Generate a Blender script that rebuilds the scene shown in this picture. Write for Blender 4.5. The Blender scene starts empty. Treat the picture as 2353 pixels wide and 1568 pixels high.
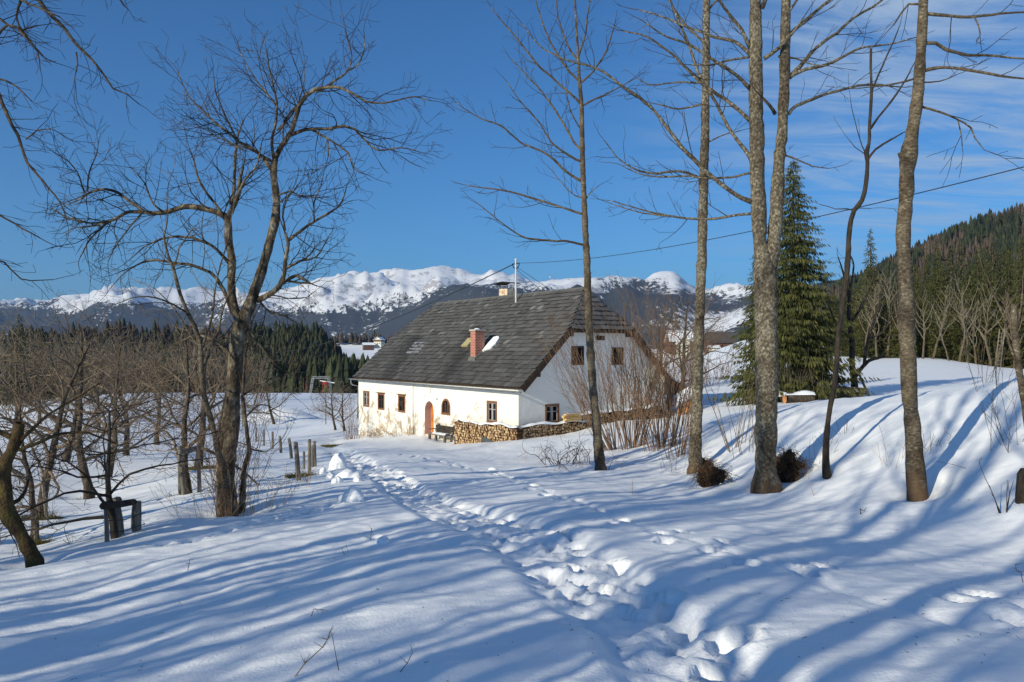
import bpy, math, random
import numpy as np
from mathutils import Vector, Matrix
from mathutils.geometry import tessellate_polygon
R = math.radians
rnd = random.Random(7)
np.random.seed(7)
S = bpy.context.scene
COL = S.collection

# ------------------------------------------------------------ camera, sky, sun, exposure
F = 1800.0; HX = 1176.0; HY = 800.0          # focal length and principal point of a 2353 px wide view
cd = bpy.data.cameras.new("camera"); cam = bpy.data.objects.new("camera", cd); COL.objects.link(cam)
cam.location = (0, 0, 0); cam.rotation_euler = (R(90), 0, 0)
cd.sensor_width = 36; cd.lens = 36*F/2353; cd.shift_y = (HY-784)/2353; cd.clip_start = .05; cd.clip_end = 40000
S.camera = cam
SUN_TH, SUN_EL = R(43.5), R(21)
sund = Vector((-math.cos(SUN_TH)*math.cos(SUN_EL), -math.sin(SUN_TH)*math.cos(SUN_EL), math.sin(SUN_EL)))
sl = bpy.data.lights.new("sun", 'SUN'); sl.energy = 4.7; sl.angle = R(.38); sl.color = (1, .91, .70)
so = bpy.data.objects.new("sun", sl); COL.objects.link(so); so.rotation_euler = sund.to_track_quat('Z', 'Y').to_euler()
W = bpy.data.worlds.new("World"); S.world = W; W.use_nodes = True
nt = W.node_tree; nt.nodes.clear()
def wn(t, **k):
    n = nt.nodes.new(t)
    for a, b in k.items(): setattr(n, a, b)
    return n
wo = wn('ShaderNodeOutputWorld'); bg = wn('ShaderNodeBackground'); sky = wn('ShaderNodeTexSky')
sky.sky_type = 'NISHITA'; sky.sun_disc = False; sky.sun_elevation = SUN_EL
sky.sun_rotation = math.atan2(sund.x, sund.y); sky.altitude = 900; sky.air_density = 1.0; sky.dust_density = .25; sky.ozone_density = 2.2
tc = wn('ShaderNodeTexCoord'); sep = wn('ShaderNodeSeparateXYZ'); nt.links.new(tc.outputs['Generated'], sep.inputs[0])
def wm(op, a, b=None, c=None):
    n = wn('ShaderNodeMath', operation=op)
    for i, v in enumerate((a, b, c)):
        if v is None: continue
        if hasattr(v, 'links'): nt.links.new(v, n.inputs[i])
        else: n.inputs[i].default_value = v
    return n.outputs[0]
# thin high cloud: streaks in the sky plane, thick to the right of the view
zz = wm('ADD', wm('MAXIMUM', sep.outputs[2], 0), .12)
px = wm('DIVIDE', sep.outputs[0], zz); py = wm('DIVIDE', sep.outputs[1], zz)
cmb = wn('ShaderNodeCombineXYZ'); nt.links.new(px, cmb.inputs[0]); nt.links.new(py, cmb.inputs[1])
def wnoise(scale, vec, det, rough, dist=0):
    n = wn('ShaderNodeTexNoise'); n.inputs['Scale'].default_value = scale; n.inputs['Detail'].default_value = det
    n.inputs['Roughness'].default_value = rough; n.inputs['Distortion'].default_value = dist
    nt.links.new(vec, n.inputs['Vector']); return n.outputs[0]
mp = wn('ShaderNodeMapping'); mp.inputs['Scale'].default_value = (.9, 3.4, 1); mp.inputs['Rotation'].default_value = (0, 0, R(-40))
nt.links.new(cmb.outputs[0], mp.inputs[0])
n1 = wnoise(1.7, mp.outputs[0], 9, .64, .9); n2 = wnoise(.55, cmb.outputs[0], 3, .5)
def mrange(v, a, b, c, d):
    n = wn('ShaderNodeMapRange', interpolation_type='SMOOTHSTEP'); nt.links.new(v, n.inputs[0])
    for i, x in enumerate((a, b, c, d)): n.inputs[i+1].default_value = x
    return n.outputs[0]
side = mrange(wm('DIVIDE', sep.outputs[0], wm('MAXIMUM', sep.outputs[1], .05)), .08, .5, 0, 1)
cl = wm('MULTIPLY', mrange(wm('ADD', n1, wm('MULTIPLY', n2, .35)), .5, .95, 0, 1), side)
cl = wm('MULTIPLY', cl, mrange(sep.outputs[2], .0, .22, 0, 1))
mixc = wn('ShaderNodeMix', data_type='RGBA'); nt.links.new(cl, mixc.inputs[0])
tint = wn('ShaderNodeMix', data_type='RGBA', blend_type='MULTIPLY'); tint.inputs[0].default_value = 1; nt.links.new(sky.outputs[0], tint.inputs[6])
tint.inputs[7].default_value = (.32, .765, 1.16, 1)      # the camera's strong blue rendering of clear alpine sky
nt.links.new(tint.outputs[2], mixc.inputs[6]); mixc.inputs[7].default_value = (3.9, 5.2, 7.0, 1)
nt.links.new(mixc.outputs[2], bg.inputs[0]); bg.inputs[1].default_value = .102
nt.links.new(bg.outputs[0], wo.inputs[0])
S.view_settings.view_transform = 'Standard'; S.view_settings.look = 'None'
S.view_settings.exposure = 0.0; S.view_settings.gamma = 1
S.render.resolution_x = 1024; S.render.resolution_y = 682

# ------------------------------------------------------------ helpers
def P(x, y, D): return ((x-HX)*D/F, D, (HY-y)*D/F)
def tag(o, label=None, cat=None, group=None, kind=None):
    if label: o['label'] = label
    if cat: o['category'] = cat
    if group: o['group'] = group
    if kind: o['kind'] = kind
    return o
def empty(name, loc, label, cat, group=None, rz=0):
    o = bpy.data.objects.new(name, None); COL.objects.link(o); o.location = loc; o.rotation_euler = (0, 0, rz)
    o.empty_display_size = .2
    return tag(o, label, cat, group)
class MB:
    """collects vertices and faces, builds one mesh object"""
    def __init__(s): s.v = []; s.f = []; s.m = []; s.c = []; s.n = 0
    def add(s, v, f, mi=0, c=0.5):
        v = np.asarray(v, float).reshape(-1, 3); f = np.asarray(f, int)
        s.v.append(v); s.f.append(f + s.n); s.n += len(v)
        s.m.append(np.full(len(f), mi) if np.isscalar(mi) else np.asarray(mi))
        s.c.append(np.full(len(v), c) if np.isscalar(c) else np.asarray(c))
    def box(s, a, b, M=None, mi=0, c=.5):
        x0, y0, z0 = a; x1, y1, z1 = b
        v = np.array([(x0,y0,z0),(x1,y0,z0),(x1,y1,z0),(x0,y1,z0),(x0,y0,z1),(x1,y0,z1),(x1,y1,z1),(x0,y1,z1)], float)
        if M is not None: v = v @ np.array(M.to_3x3()).T + np.array(M.translation)
        s.add(v, [(3,2,1,0),(4,5,6,7),(0,1,5,4),(1,2,6,5),(2,3,7,6),(3,0,4,7)], mi, c)
    def hexa(s, v, mi=0, c=.5): s.add(v, [(3,2,1,0),(4,5,6,7),(0,1,5,4),(1,2,6,5),(2,3,7,6),(3,0,4,7)], mi, c)
    def tube(s, pts, rad, k=6, mi=0, c=.5, cap=True, rough=0, rs=None):
        pts = np.asarray(pts, float); rad = np.broadcast_to(np.asarray(rad, float), (len(pts),))
        n = len(pts); t = np.gradient(pts, axis=0); t /= np.linalg.norm(t, axis=1)[:, None]+1e-9
        u = np.cross(t[0], (0, 0, 1.)) if abs(t[0][2]) < .9 else np.cross(t[0], (1., 0, 0)); u /= np.linalg.norm(u)
        U = [u]
        for i in range(1, n):
            u = U[-1]-t[i]*np.dot(U[-1], t[i]); u /= np.linalg.norm(u)+1e-9; U.append(u)
        U = np.array(U); V = np.cross(t, U)
        a = np.arange(k)*2*math.pi/k
        rr = rad[:, None]*np.ones((n, k))
        if rough:
            g = rs or np.random
            rr = rr*(1+rough*g.uniform(-1, 1, (n, k)))
        v = pts[:, None, :]+rr[:, :, None]*(np.cos(a)[None, :, None]*U[:, None, :]+np.sin(a)[None, :, None]*V[:, None, :])
        i = np.arange(n-1)[:, None]*k; j = np.arange(k)[None, :]; j2 = (j+1) % k
        q = np.stack([i+j, i+j2, i+k+j2, i+k+j], -1).reshape(-1, 4)
        s.add(v.reshape(-1, 3), q, mi, c)
        if cap and k <= 12:
            base = s.n-n*k
            s.f.append(np.array([[base+(n-1)*k+x for x in range(k)]])); s.m.append(np.array([mi]))
            s.f.append(np.array([[base+x for x in range(k)][::-1]])); s.m.append(np.array([mi]))
    def frusta(s, seg, k=3, mi=0):
        """seg: N x 8 array p0 p1 r0 r1"""
        seg = np.asarray(seg, float)
        if len(seg) == 0: return
        p0 = seg[:, :3]; p1 = seg[:, 3:6]; d = p1-p0; d /= np.linalg.norm(d, axis=1)[:, None]+1e-9
        h = np.where(np.abs(d[:, 2:3]) < .9, np.array([[0, 0, 1.]]), np.array([[1., 0, 0]]))
        u = np.cross(d, h); u /= np.linalg.norm(u, axis=1)[:, None]; w = np.cross(d, u)
        a = np.arange(k)*2*math.pi/k
        ring = np.cos(a)[None, :, None]*u[:, None, :]+np.sin(a)[None, :, None]*w[:, None, :]
        A = p0[:, None, :]+ring*seg[:, 6][:, None, None]; B = p1[:, None, :]+ring*seg[:, 7][:, None, None]
        v = np.concatenate([A, B], 1).reshape(-1, 3)
        j = np.arange(k); q = np.stack([j, (j+1) % k, k+(j+1) % k, k+j], -1)
        f = (np.arange(len(seg))[:, None, None]*2*k+q[None]).reshape(-1, 4)
        s.add(v, f, mi)
    def build(s, name, mats, parent=None, smooth=False, loc=None):
        me = bpy.data.meshes.new(name)
        v = np.concatenate(s.v) if s.v else np.zeros((0, 3))
        if loc is not None: v = v-np.array(loc)
        nf = sum(len(f) for f in s.f); tot = np.concatenate([np.full(len(f), f.shape[1]) for f in s.f])
        idx = np.concatenate([f.ravel() for f in s.f])
        me.vertices.add(len(v)); me.vertices.foreach_set('co', v.ravel())
        me.loops.add(len(idx)); me.loops.foreach_set('vertex_index', idx)
        me.polygons.add(nf); st = np.concatenate([[0], np.cumsum(tot)[:-1]])
        me.polygons.foreach_set('loop_start', st); me.polygons.foreach_set('loop_total', tot)
        me.polygons.foreach_set('material_index', np.concatenate(s.m))
        me.polygons.foreach_set('use_smooth', np.full(nf, smooth))
        at = me.attributes.new('var', 'FLOAT', 'POINT'); at.data.foreach_set('value', np.concatenate(s.c))
        me.update(); me.validate()
        for m in (mats if isinstance(mats, (list, tuple)) else [mats]): me.materials.append(m)
        o = bpy.data.objects.new(name, me); COL.objects.link(o)
        if parent is not None: o.parent = parent
        if loc is not None: o.location = loc
        return o
def local(o_parent, world): return tuple(np.asarray(world)-np.array(o_parent.location))

# ---- numpy gradient noise
_perm = np.random.RandomState(3).permutation(512); _perm = np.concatenate([_perm, _perm, _perm])
_ga = np.random.RandomState(5).uniform(0, 2*math.pi, 512)
def pn(x, y):
    xi = np.floor(x).astype(int); yi = np.floor(y).astype(int); xf = x-xi; yf = y-yi
    def g(a, b, dx, dy):
        h = _ga[_perm[(_perm[a & 511]+b) & 511]]; return np.cos(h)*dx+np.sin(h)*dy
    u = xf*xf*xf*(xf*(xf*6-15)+10); v = yf*yf*yf*(yf*(yf*6-15)+10)
    n0 = g(xi, yi, xf, yf)*(1-u)+g(xi+1, yi, xf-1, yf)*u
    n1 = g(xi, yi+1, xf, yf-1)*(1-u)+g(xi+1, yi+1, xf-1, yf-1)*u
    return (n0*(1-v)+n1*v)*1.5
def fbm(x, y, o=4, g=.5):
    r = 0; a = 1; f = 1
    for i in range(o): r = r+a*pn(x*f+i*17.3, y*f+i*9.1); a *= g; f *= 2.03
    return r
def ridged(x, y, o=5, g=.5):
    r = 0; a = 1; f = 1; w = 1
    for i in range(o):
        n = 1-np.abs(pn(x*f+i*31.7, y*f+i*11.9)); n = n*n*w; r = r+a*n; w = np.clip(n*1.2, 0, 1); a *= g; f *= 2.1
    return r
def sstep(a, b, x): t = np.clip((x-a)/(b-a), 0, 1); return t*t*(3-2*t)

# ------------------------------------------------------------ materials
def mat(name, cols, scale=6, rough=.8, bump=.3, bscale=None, stretch=(1, 1, 1), use_var=0, detail=6, pos=None, spec=.3, nmix=None, bdist=.02):
    """cols: list of colours on a ramp driven by noise (+ the per-piece attribute)"""
    m = bpy.data.materials.new(name); m.use_nodes = True; t = m.node_tree; b = t.nodes['Principled BSDF']
    b.inputs['Roughness'].default_value = rough; b.inputs['Specular IOR Level'].default_value = spec
    tcn = t.nodes.new('ShaderNodeTexCoord'); mpn = t.nodes.new('ShaderNodeMapping'); mpn.inputs['Scale'].default_value = stretch
    t.links.new(tcn.outputs['Object'], mpn.inputs[0])
    n = t.nodes.new('ShaderNodeTexNoise'); n.inputs['Scale'].default_value = scale; n.inputs['Detail'].default_value = detail
    n.inputs['Roughness'].default_value = .62
    t.links.new(mpn.outputs[0], n.inputs['Vector'])
    fac = n.outputs[0]
    if use_var:
        a = t.nodes.new('ShaderNodeAttribute'); a.attribute_name = 'var'
        mx = t.nodes.new('ShaderNodeMix'); mx.inputs[0].default_value = use_var
        t.links.new(fac, mx.inputs[2]); t.links.new(a.outputs['Fac'], mx.inputs[3]); fac = mx.outputs[0]
    cr = t.nodes.new('ShaderNodeValToRGB'); e = cr.color_ramp.elements
    k = len(cols); pos = pos or [.3+.4*i/max(1, k-1) for i in range(k)]
    while len(e) < k: e.new(.5)
    for i, c in enumerate(cols): e[i].position = pos[i]; e[i].color = (*c, 1)
    t.links.new(fac, cr.inputs[0]); t.links.new(cr.outputs[0], b.inputs['Base Color'])
    if bump:
        n2 = t.nodes.new('ShaderNodeTexNoise'); n2.inputs['Scale'].default_value = bscale or scale*4; n2.inputs['Detail'].default_value = 5
        t.links.new(mpn.outputs[0], n2.inputs['Vector'])
        bp = t.nodes.new('ShaderNodeBump'); bp.inputs['Strength'].default_value = bump; bp.inputs['Distance'].default_value = bdist
        t.links.new(n2.outputs[0], bp.inputs['Height']); t.links.new(bp.outputs[0], b.inputs['Normal'])
    return m
M = {}
M['snow'] = mat('snow', [(.82, .85, .89), (.90, .915, .93)], 2.2, .55, .55, 38, bdist=.012, detail=9)
M['snow_far'] = mat('snow_field', [(.84, .86, .9), (.9, .91, .93)], .05, .7, .0)
M['bark_grey'] = mat('grey_lichen_bark', [(.042, .035, .027), (.105, .088, .066), (.18, .158, .12), (.36, .345, .285)], 20, .9, .9, 44, (1.1, 1.1, .9), pos=[.34, .47, .56, .70], bdist=.03, detail=9)
M['bark_ash'] = mat('pale_banded_bark', [(.038, .030, .022), (.105, .084, .060), (.16, .134, .098), (.42, .40, .34)], 20, .9, .7, 44, (.9, .9, 1.7), pos=[.34, .47, .60, .74], bdist=.02, detail=9)
def foot(m, h):
    t = m.node_tree; b = t.nodes['Principled BSDF']; src = b.inputs['Base Color'].links[0].from_socket; tc_ = t.nodes.new('ShaderNodeTexCoord'); sp = t.nodes.new('ShaderNodeSeparateXYZ'); t.links.new(tc_.outputs['Object'], sp.inputs[0])
    nz = t.nodes.new('ShaderNodeTexNoise'); nz.inputs['Scale'].default_value = 7; t.links.new(tc_.outputs['Object'], nz.inputs['Vector']); ad = t.nodes.new('ShaderNodeMath'); ad.operation = 'MULTIPLY_ADD'; t.links.new(nz.outputs[0], ad.inputs[0]); ad.inputs[1].default_value = 1.0; t.links.new(sp.outputs[2], ad.inputs[2])
    mr = t.nodes.new('ShaderNodeMapRange'); mr.inputs[1].default_value = h; mr.inputs[2].default_value = h+.45; mr.inputs[3].default_value = .85; mr.inputs[4].default_value = 0; t.links.new(ad.outputs[0], mr.inputs[0])
    mx = t.nodes.new('ShaderNodeMix'); mx.data_type = 'RGBA'; t.links.new(mr.outputs[0], mx.inputs[0]); t.links.new(src, mx.inputs[6]); mx.inputs[7].default_value = (.11, .065, .035, 1); t.links.new(mx.outputs[2], b.inputs['Base Color'])
def patches(m, sc, st, lo, hi):
    # broad lichen-covered and bare stretches along the trunk
    t = m.node_tree; b = t.nodes['Principled BSDF']; src = b.inputs['Base Color'].links[0].from_socket; tc_ = t.nodes.new('ShaderNodeTexCoord'); mp_ = t.nodes.new('ShaderNodeMapping'); mp_.inputs['Scale'].default_value = st; t.links.new(tc_.outputs['Object'], mp_.inputs[0])
    nz = t.nodes.new('ShaderNodeTexNoise'); nz.inputs['Scale'].default_value = sc; nz.inputs['Detail'].default_value = 5; nz.inputs['Roughness'].default_value = .7; t.links.new(mp_.outputs[0], nz.inputs['Vector'])
    cr = t.nodes.new('ShaderNodeValToRGB'); e = cr.color_ramp.elements; e[0].position = .38; e[0].color = (*lo, 1); e[1].position = .60; e[1].color = (*hi, 1); t.links.new(nz.outputs[0], cr.inputs[0])
    mx = t.nodes.new('ShaderNodeMix'); mx.data_type = 'RGBA'; mx.blend_type = 'MULTIPLY'; mx.inputs[0].default_value = 1; t.links.new(src, mx.inputs[6]); t.links.new(cr.outputs[0], mx.inputs[7]); t.links.new(mx.outputs[2], b.inputs['Base Color'])
patches(M['bark_grey'], 2.2, (1, 1, .8), (.50, .44, .37), (1.25, 1.25, 1.18)); patches(M['bark_ash'], 2.4, (1, 1, 1.1), (.52, .45, .37), (1.2, 1.18, 1.1))
foot(M['bark_grey'], .42); foot(M['bark_ash'], .45)
M['bark_brown'] = mat('brown_bark', [(.022, .016, .011), (.062, .046, .032), (.14, .118, .085)], 9, .9, .8, 30, (1, 1, .5), bdist=.03)
M['bark_dark'] = mat('dark_bark', [(.012, .010, .008), (.035, .027, .020), (.075, .06, .045)], 9, .9, .5, 30, (1, 1, .5))
M['bark_fruit'] = mat('fruit_tree_bark', [(.022, .016, .012), (.070, .054, .038), (.16, .135, .10), (.34, .31, .24)], 8, .9, .9, 26, (1, 1, .7), pos=[.32, .46, .58, .72], bdist=.03)
patches(M['bark_fruit'], 3, (1, 1, .6), (.5, .45, .4), (1.3, 1.28, 1.2))
M['moss'] = mat('mossy_bark', [(.016, .011, .007), (.055, .034, .016), (.085, .058, .022), (.095, .085, .018)], 5, 1, 1, 30, bdist=.05)
M['twig'] = mat('twig', [(.075, .054, .036), (.19, .14, .095)], 3, .85, 0)
M['twig_dark'] = mat('dark_twig', [(.018, .014, .010), (.055, .041, .028)], 3, .85, 0)
M['twig_red'] = mat('red_brown_twig', [(.11, .062, .036), (.21, .13, .078)], 2, .8, 0)
M['twig_pale'] = mat('pale_twig', [(.13, .11, .08), (.24, .21, .16)], 3, .85, 0)
M['straw'] = mat('dry_straw', [(.25, .17, .09), (.42, .30, .17)], 6, .9, 0)
M['root'] = mat('dead_root_earth', [(.018, .010, .006), (.06, .032, .018), (.13, .07, .035)], 5, 1, .8, 20, bdist=.05)
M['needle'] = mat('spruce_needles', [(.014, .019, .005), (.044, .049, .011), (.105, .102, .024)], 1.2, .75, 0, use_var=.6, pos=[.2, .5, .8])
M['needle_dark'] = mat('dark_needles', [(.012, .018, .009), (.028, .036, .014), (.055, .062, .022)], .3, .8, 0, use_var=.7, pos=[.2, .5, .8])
M['larch'] = mat('larch_twigs', [(.055, .042, .030), (.11, .082, .056)], .3, .9, 0, use_var=.7)
M['larch_dark'] = mat('bare_wood_brown', [(.030, .024, .020), (.060, .046, .036), (.10, .08, .06)], .3, .95, 0, use_var=.6)
M['plaster'] = None
M['grass_brown'] = mat('brown_dead_grass', [(.045, .022, .010), (.13, .068, .034), (.20, .12, .06)], 14, .95, 0)
M['wood_old'] = mat('weathered_wood', [(.07, .06, .05), (.16, .14, .115), (.27, .24, .20)], 5, .9, .5, 14, (3, 3, .5))
M['wood_beam'] = mat('dark_beam_wood', [(.022, .014, .009), (.07, .042, .026)], 6, .9, .4, 20)
M['wood_frame'] = mat('brown_window_wood', [(.13, .055, .025), (.25, .115, .055)], 12, .7, .3, 40)
M['sash'] = mat('grey_sash_paint', [(.28, .25, .23), (.45, .42, .40)], 20, .7, .1)
M['door'] = mat('orange_door_wood', [(.30, .085, .012), (.58, .20, .035), (.66, .25, .05)], 5, .6, .15, 20, (1.5, 1.5, .4))
M['glass'] = mat('dark_window_glass', [(.012, .014, .017), (.03, .034, .04)], 1, .12, 0, spec=.6)
M['zinc'] = mat('zinc_gutter', [(.11, .12, .125), (.19, .20, .21)], 6, .5, .1)
M['pole'] = mat('galvanised_pole', [(.42, .44, .46), (.56, .58, .60)], 12, .45, .05)
M['black'] = mat('black_cable', [(.012, .012, .012), (.02, .02, .02)], 5, .6, 0)
M['rust'] = mat('rusty_sheet', [(.02, .014, .012), (.06, .035, .025)], 6, .8, .2)
M['green_sheet'] = mat('green_sheet', [(.03, .07, .06), (.05, .10, .08)], 4, .6, 0)
M['slate_sheet_or_shade'] = mat('dark_grey_sheet_or_shade', [(.045, .055, .06), (.075, .085, .09)], 3, .6, .05)
M['log_end'] = mat('cut_log_end', [(.20, .12, .06), (.38, .25, .13), (.55, .40, .24)], 12, .9, .2, use_var=.75, pos=[.15, .5, .85])
M['log_side'] = mat('log_bark', [(.03, .016, .009), (.10, .05, .026), (.17, .10, .055)], 9, .95, .4, use_var=.6, pos=[.2, .5, .8])
M['plank_new'] = mat('fresh_plank', [(.45, .20, .08), (.62, .32, .14)], 7, .8, .1)
M['plank_yel'] = mat('yellow_plank', [(.60, .38, .14), (.75, .52, .24)], 7, .8, .1)
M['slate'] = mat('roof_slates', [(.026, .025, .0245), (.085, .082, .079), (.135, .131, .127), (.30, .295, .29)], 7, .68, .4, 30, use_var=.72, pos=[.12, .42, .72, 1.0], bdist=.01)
M['slate_gable'] = M['slate']
M['cream'] = mat('cream_plaster', [(.62, .58, .42), (.75, .72, .58)], 4, .8, .1)
M['pink'] = mat('pinkish_reveal', [(.50, .36, .32), (.62, .48, .44)], 4, .9, .1)
M['chim_plaster'] = mat('stained_chimney_plaster', [(.34, .16, .07), (.60, .46, .32), (.70, .62, .50)], 3, .9, .3, pos=[.34, .46, .6])
M['concrete'] = mat('concrete_cap', [(.36, .33, .29), (.48, .45, .40)], 8, .9, .2)
M['lead'] = mat('lead_flashing', [(.10, .10, .09), (.17, .17, .15)], 4, .6, .1)
M['yellowsheet'] = mat('yellowed_hatch', [(.30, .26, .12), (.42, .37, .19)], 4, .7, .05)
M['lightslate'] = mat('pale_glass_tiles', [(.20, .20, .23), (.28, .28, .31)], 4, .35, .05)
M['white'] = mat('white_paint', [(.75, .75, .75), (.82, .82, .82)], 4, .6, 0)
M['ink'] = mat('black_ink', [(.02, .02, .02), (.03, .03, .03)], 4, .6, 0)
M['redpaint'] = mat('red_paint', [(.45, .03, .03), (.55, .05, .05)], 4, .6, 0)
M['grass'] = mat('old_grass', [(.05, .035, .012), (.13, .12, .03), (.16, .12, .05)], 20, 1, .9, 50, bdist=.05)
M['steel'] = mat('grey_steel', [(.30, .32, .33), (.42, .44, .45)], 6, .5, 0)
M['brownfield'] = M['grass']
M['farroof'] = mat('far_roof', [(.06, .05, .05), (.10, .09, .085)], 1, .8, 0)
M['farwood'] = mat('far_timber', [(.10, .05, .028), (.17, .09, .055)], 1, .8, 0)
M['farwall'] = mat('far_plaster', [(.62, .62, .50), (.75, .74, .62)], 1, .8, 0)
# plaster: whitewash with ochre patches low down
def plaster():
    m = bpy.data.materials.new('whitewashed_plaster'); m.use_nodes = True; t = m.node_tree; b = t.nodes['Principled BSDF']
    b.inputs['Roughness'].default_value = .9
    tcn = t.nodes.new('ShaderNodeTexCoord'); O = tcn.outputs['Object']
    def noise(s, d=6, r=.6):
        n = t.nodes.new('ShaderNodeTexNoise'); n.inputs['Scale'].default_value = s; n.inputs['Detail'].default_value = d; n.inputs['Roughness'].default_value = r
        t.links.new(O, n.inputs['Vector']); return n.outputs[0]
    sp = t.nodes.new('ShaderNodeSeparateXYZ'); t.links.new(O, sp.inputs[0])
    def mr(v, a, b2, c, d):
        n = t.nodes.new('ShaderNodeMapRange'); t.links.new(v, n.inputs[0])
        for i, x in enumerate((a, b2, c, d)): n.inputs[i+1].default_value = x
        return n.outputs[0]
    def ma(op, a, c):
        n = t.nodes.new('ShaderNodeMath'); n.operation = op
        for i, v in enumerate((a, c)):
            if hasattr(v, 'links'): t.links.new(v, n.inputs[i])
            else: n.inputs[i].default_value = v
        return n.outputs[0]
    low = mr(sp.outputs[2], 2.2, -.6, -.03, .15)
    patch = mr(ma('ADD', noise(1.3, 8, .7), low), .60, .68, 0, 1)
    fine = noise(5, 6, .7)
    c1 = t.nodes.new('ShaderNodeMix'); c1.data_type = 'RGBA'; t.links.new(patch, c1.inputs[0])
    c1.inputs[6].default_value = (.74, .715, .655, 1); c1.inputs[7].default_value = (.40, .31, .21, 1)
    c2 = t.nodes.new('ShaderNodeMix'); c2.data_type = 'RGBA'; t.links.new(mr(fine, .55, .85, 0, .35), c2.inputs[0])
    t.links.new(c1.outputs[2], c2.inputs[6]); c2.inputs[7].default_value = (.55, .51, .45, 1)
    t.links.new(c2.outputs[2], b.inputs['Base Color'])
    bp = t.nodes.new('ShaderNodeBump'); bp.inputs['Strength'].default_value = .6; bp.inputs['Distance'].default_value = .06
    t.links.new(ma('ADD', noise(1.6, 6, .55), patch and ma('MULTIPLY', patch, -.15)), bp.inputs['Height']); t.links.new(bp.outputs[0], b.inputs['Normal'])
    return m
M['plaster'] = plaster()
def brick():
    m = bpy.data.materials.new('red_brick'); m.use_nodes = True; t = m.node_tree; b = t.nodes['Principled BSDF']
    b.inputs['Roughness'].default_value = .85
    tcn = t.nodes.new('ShaderNodeTexCoord'); sp = t.nodes.new('ShaderNodeSeparateXYZ'); t.links.new(tcn.outputs['Object'], sp.inputs[0])
    ad = t.nodes.new('ShaderNodeMath'); ad.operation = 'ADD'; t.links.new(sp.outputs[0], ad.inputs[0]); t.links.new(sp.outputs[1], ad.inputs[1])
    cb = t.nodes.new('ShaderNodeCombineXYZ'); t.links.new(ad.outputs[0], cb.inputs[0]); t.links.new(sp.outputs[2], cb.inputs[1])
    br = t.nodes.new('ShaderNodeTexBrick'); t.links.new(cb.outputs[0], br.inputs['Vector'])
    br.inputs['Color1'].default_value = (.30, .055, .03, 1); br.inputs['Color2'].default_value = (.42, .10, .055, 1); br.inputs['Mortar'].default_value = (.42, .33, .27, 1)
    br.inputs['Scale'].default_value = 1; br.inputs['Mortar Size'].default_value = .012; br.inputs['Brick Width'].default_value = .26; br.inputs['Row Height'].default_value = .088
    t.links.new(br.outputs[0], b.inputs['Base Color']); return m
M['brick'] = brick()

# ------------------------------------------------------------ near ground: thin-plate surface through surveyed points
def road(X, Y):
    c = .1*(1-sstep(6, 20, Y)); return -1.6-.0845*np.clip(Y, -20, 60)+c*np.minimum(X, 1.2)
ctrl = []
for Y, xs in ((0, (-8, -4, 0, 4, 7)), (3.5, (-6, -3, 0, 3, 5.5)), (7, (-5.5, -3, 0, 3, 4.5)), (10, (-6, -3, 0, 3, 4.6)), (14, (-4.5, -2, 1, 3.6)), (19, (-4.5, -2, 1, 3)), (25, (-5.2, -2, 1.2)), (31, (-6.3, -3, 0)), (35, (-8, -4))):
    for X in xs: ctrl.append((X, Y, float(road(X, Y))))
for v in [(0,1310,10.5),(100,1290,10.9),(250,1246,12),(330,1212,13.1),(530,1166,14.6),(685,1106,21),(710,1085,24.5),
          (0,1240,14.5),(79,1251,14),(95,1190,17.5),(205,1140,23),(430,1130,20),(247,1101,27),(465,1072,27),(0,1200,17),(0,1060,31),(100,1010,45),(300,1000,52),
          (671,1053,33),(646,1040,38),(626,1033,42),(606,1025,46),(588,1016,51),(770,1022,44),(823,1004,50.5),(990,1003,44),(1010,1019,42),(1074,1022,39.3),(1181,1014,36.8),(1239,1002,38.5),(1288,995,39.5),(1356,980,41),(1420,966,42),(1535,958,44.5),
          (800,975,62),(720,985,64),(630,976,76),(750,940,110),(700,905,230),(820,907,230),(560,905,230),(300,909,220),(100,920,185),(0,931,165),
          (2105,1118,12),(1758,1112,15.5),(1898,1090,15),(1596,1082,20),(1378,1076,22),(1425,1042,27),
          (2000,938,18),(1850,955,20),(1750,960,23),(1650,962,29),(1580,985,33),(2353,885,15),(2200,905,16),(2353,1020,12.4),(2353,1150,10.6),(2353,1270,9.2),(2200,1040,13),(1990,1050,15),(1850,1020,17.5),(2050,1180,10.9),(2200,1230,10),(1900,1170,12.6),
          (2000,917,26),(2200,897,24),(2350,884,22),(2200,885,40),(1830,926,40),(1930,917,45),(1990,908,48),(2200,872,65),(2353,862,72),(1935,826,95),(2150,824,97),(2330,848,90),
          (1680,900,56),(1640,872,75),(1700,842,92),(1620,852,112),(1660,800,152),(1720,780,160),(1600,822,172),(1580,935,48)]:
    ctrl.append(P(*v))
ctrl += [(0,-10,-1.0),(8,-10,-.2),(-8,-10,-1.9),(-22,-10,-3.6),(26,-8,1.5),(-40,-30,-6),(40,-30,4),(0,-30,0),(-60,20,-8),(-60,60,-9.5),(-110,120,-14),(60,20,4),(60,60,2),(85,100,-2),(110,150,-6),
         (-60,290,-19),(60,290,-12),(0,290,-17),(0,160,-9.5),(25,115,-4),(170,290,-14),(-150,290,-20),(170,0,12),(-170,0,-14),(-26,20,-5.4),(7.5,7,-1.7),(11,5,-.2),(12,9,.1),(-17,10,-4.2),(-12,5,-3.0)]
C = np.array(ctrl)
def warp(X, Y):
    r = np.sqrt(X*X+Y*Y+100.); k = np.log(r)/r*14
    return X*k, Y*k
cu, cv = warp(C[:, 0], C[:, 1])
def tps(d2): return .5*d2*np.log(d2+1e-9)
n_ = len(C); K = tps((cu[:, None]-cu)**2+(cv[:, None]-cv)**2)+np.eye(n_)*.6
Pm = np.stack([np.ones(n_), cu, cv], 1)
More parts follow.
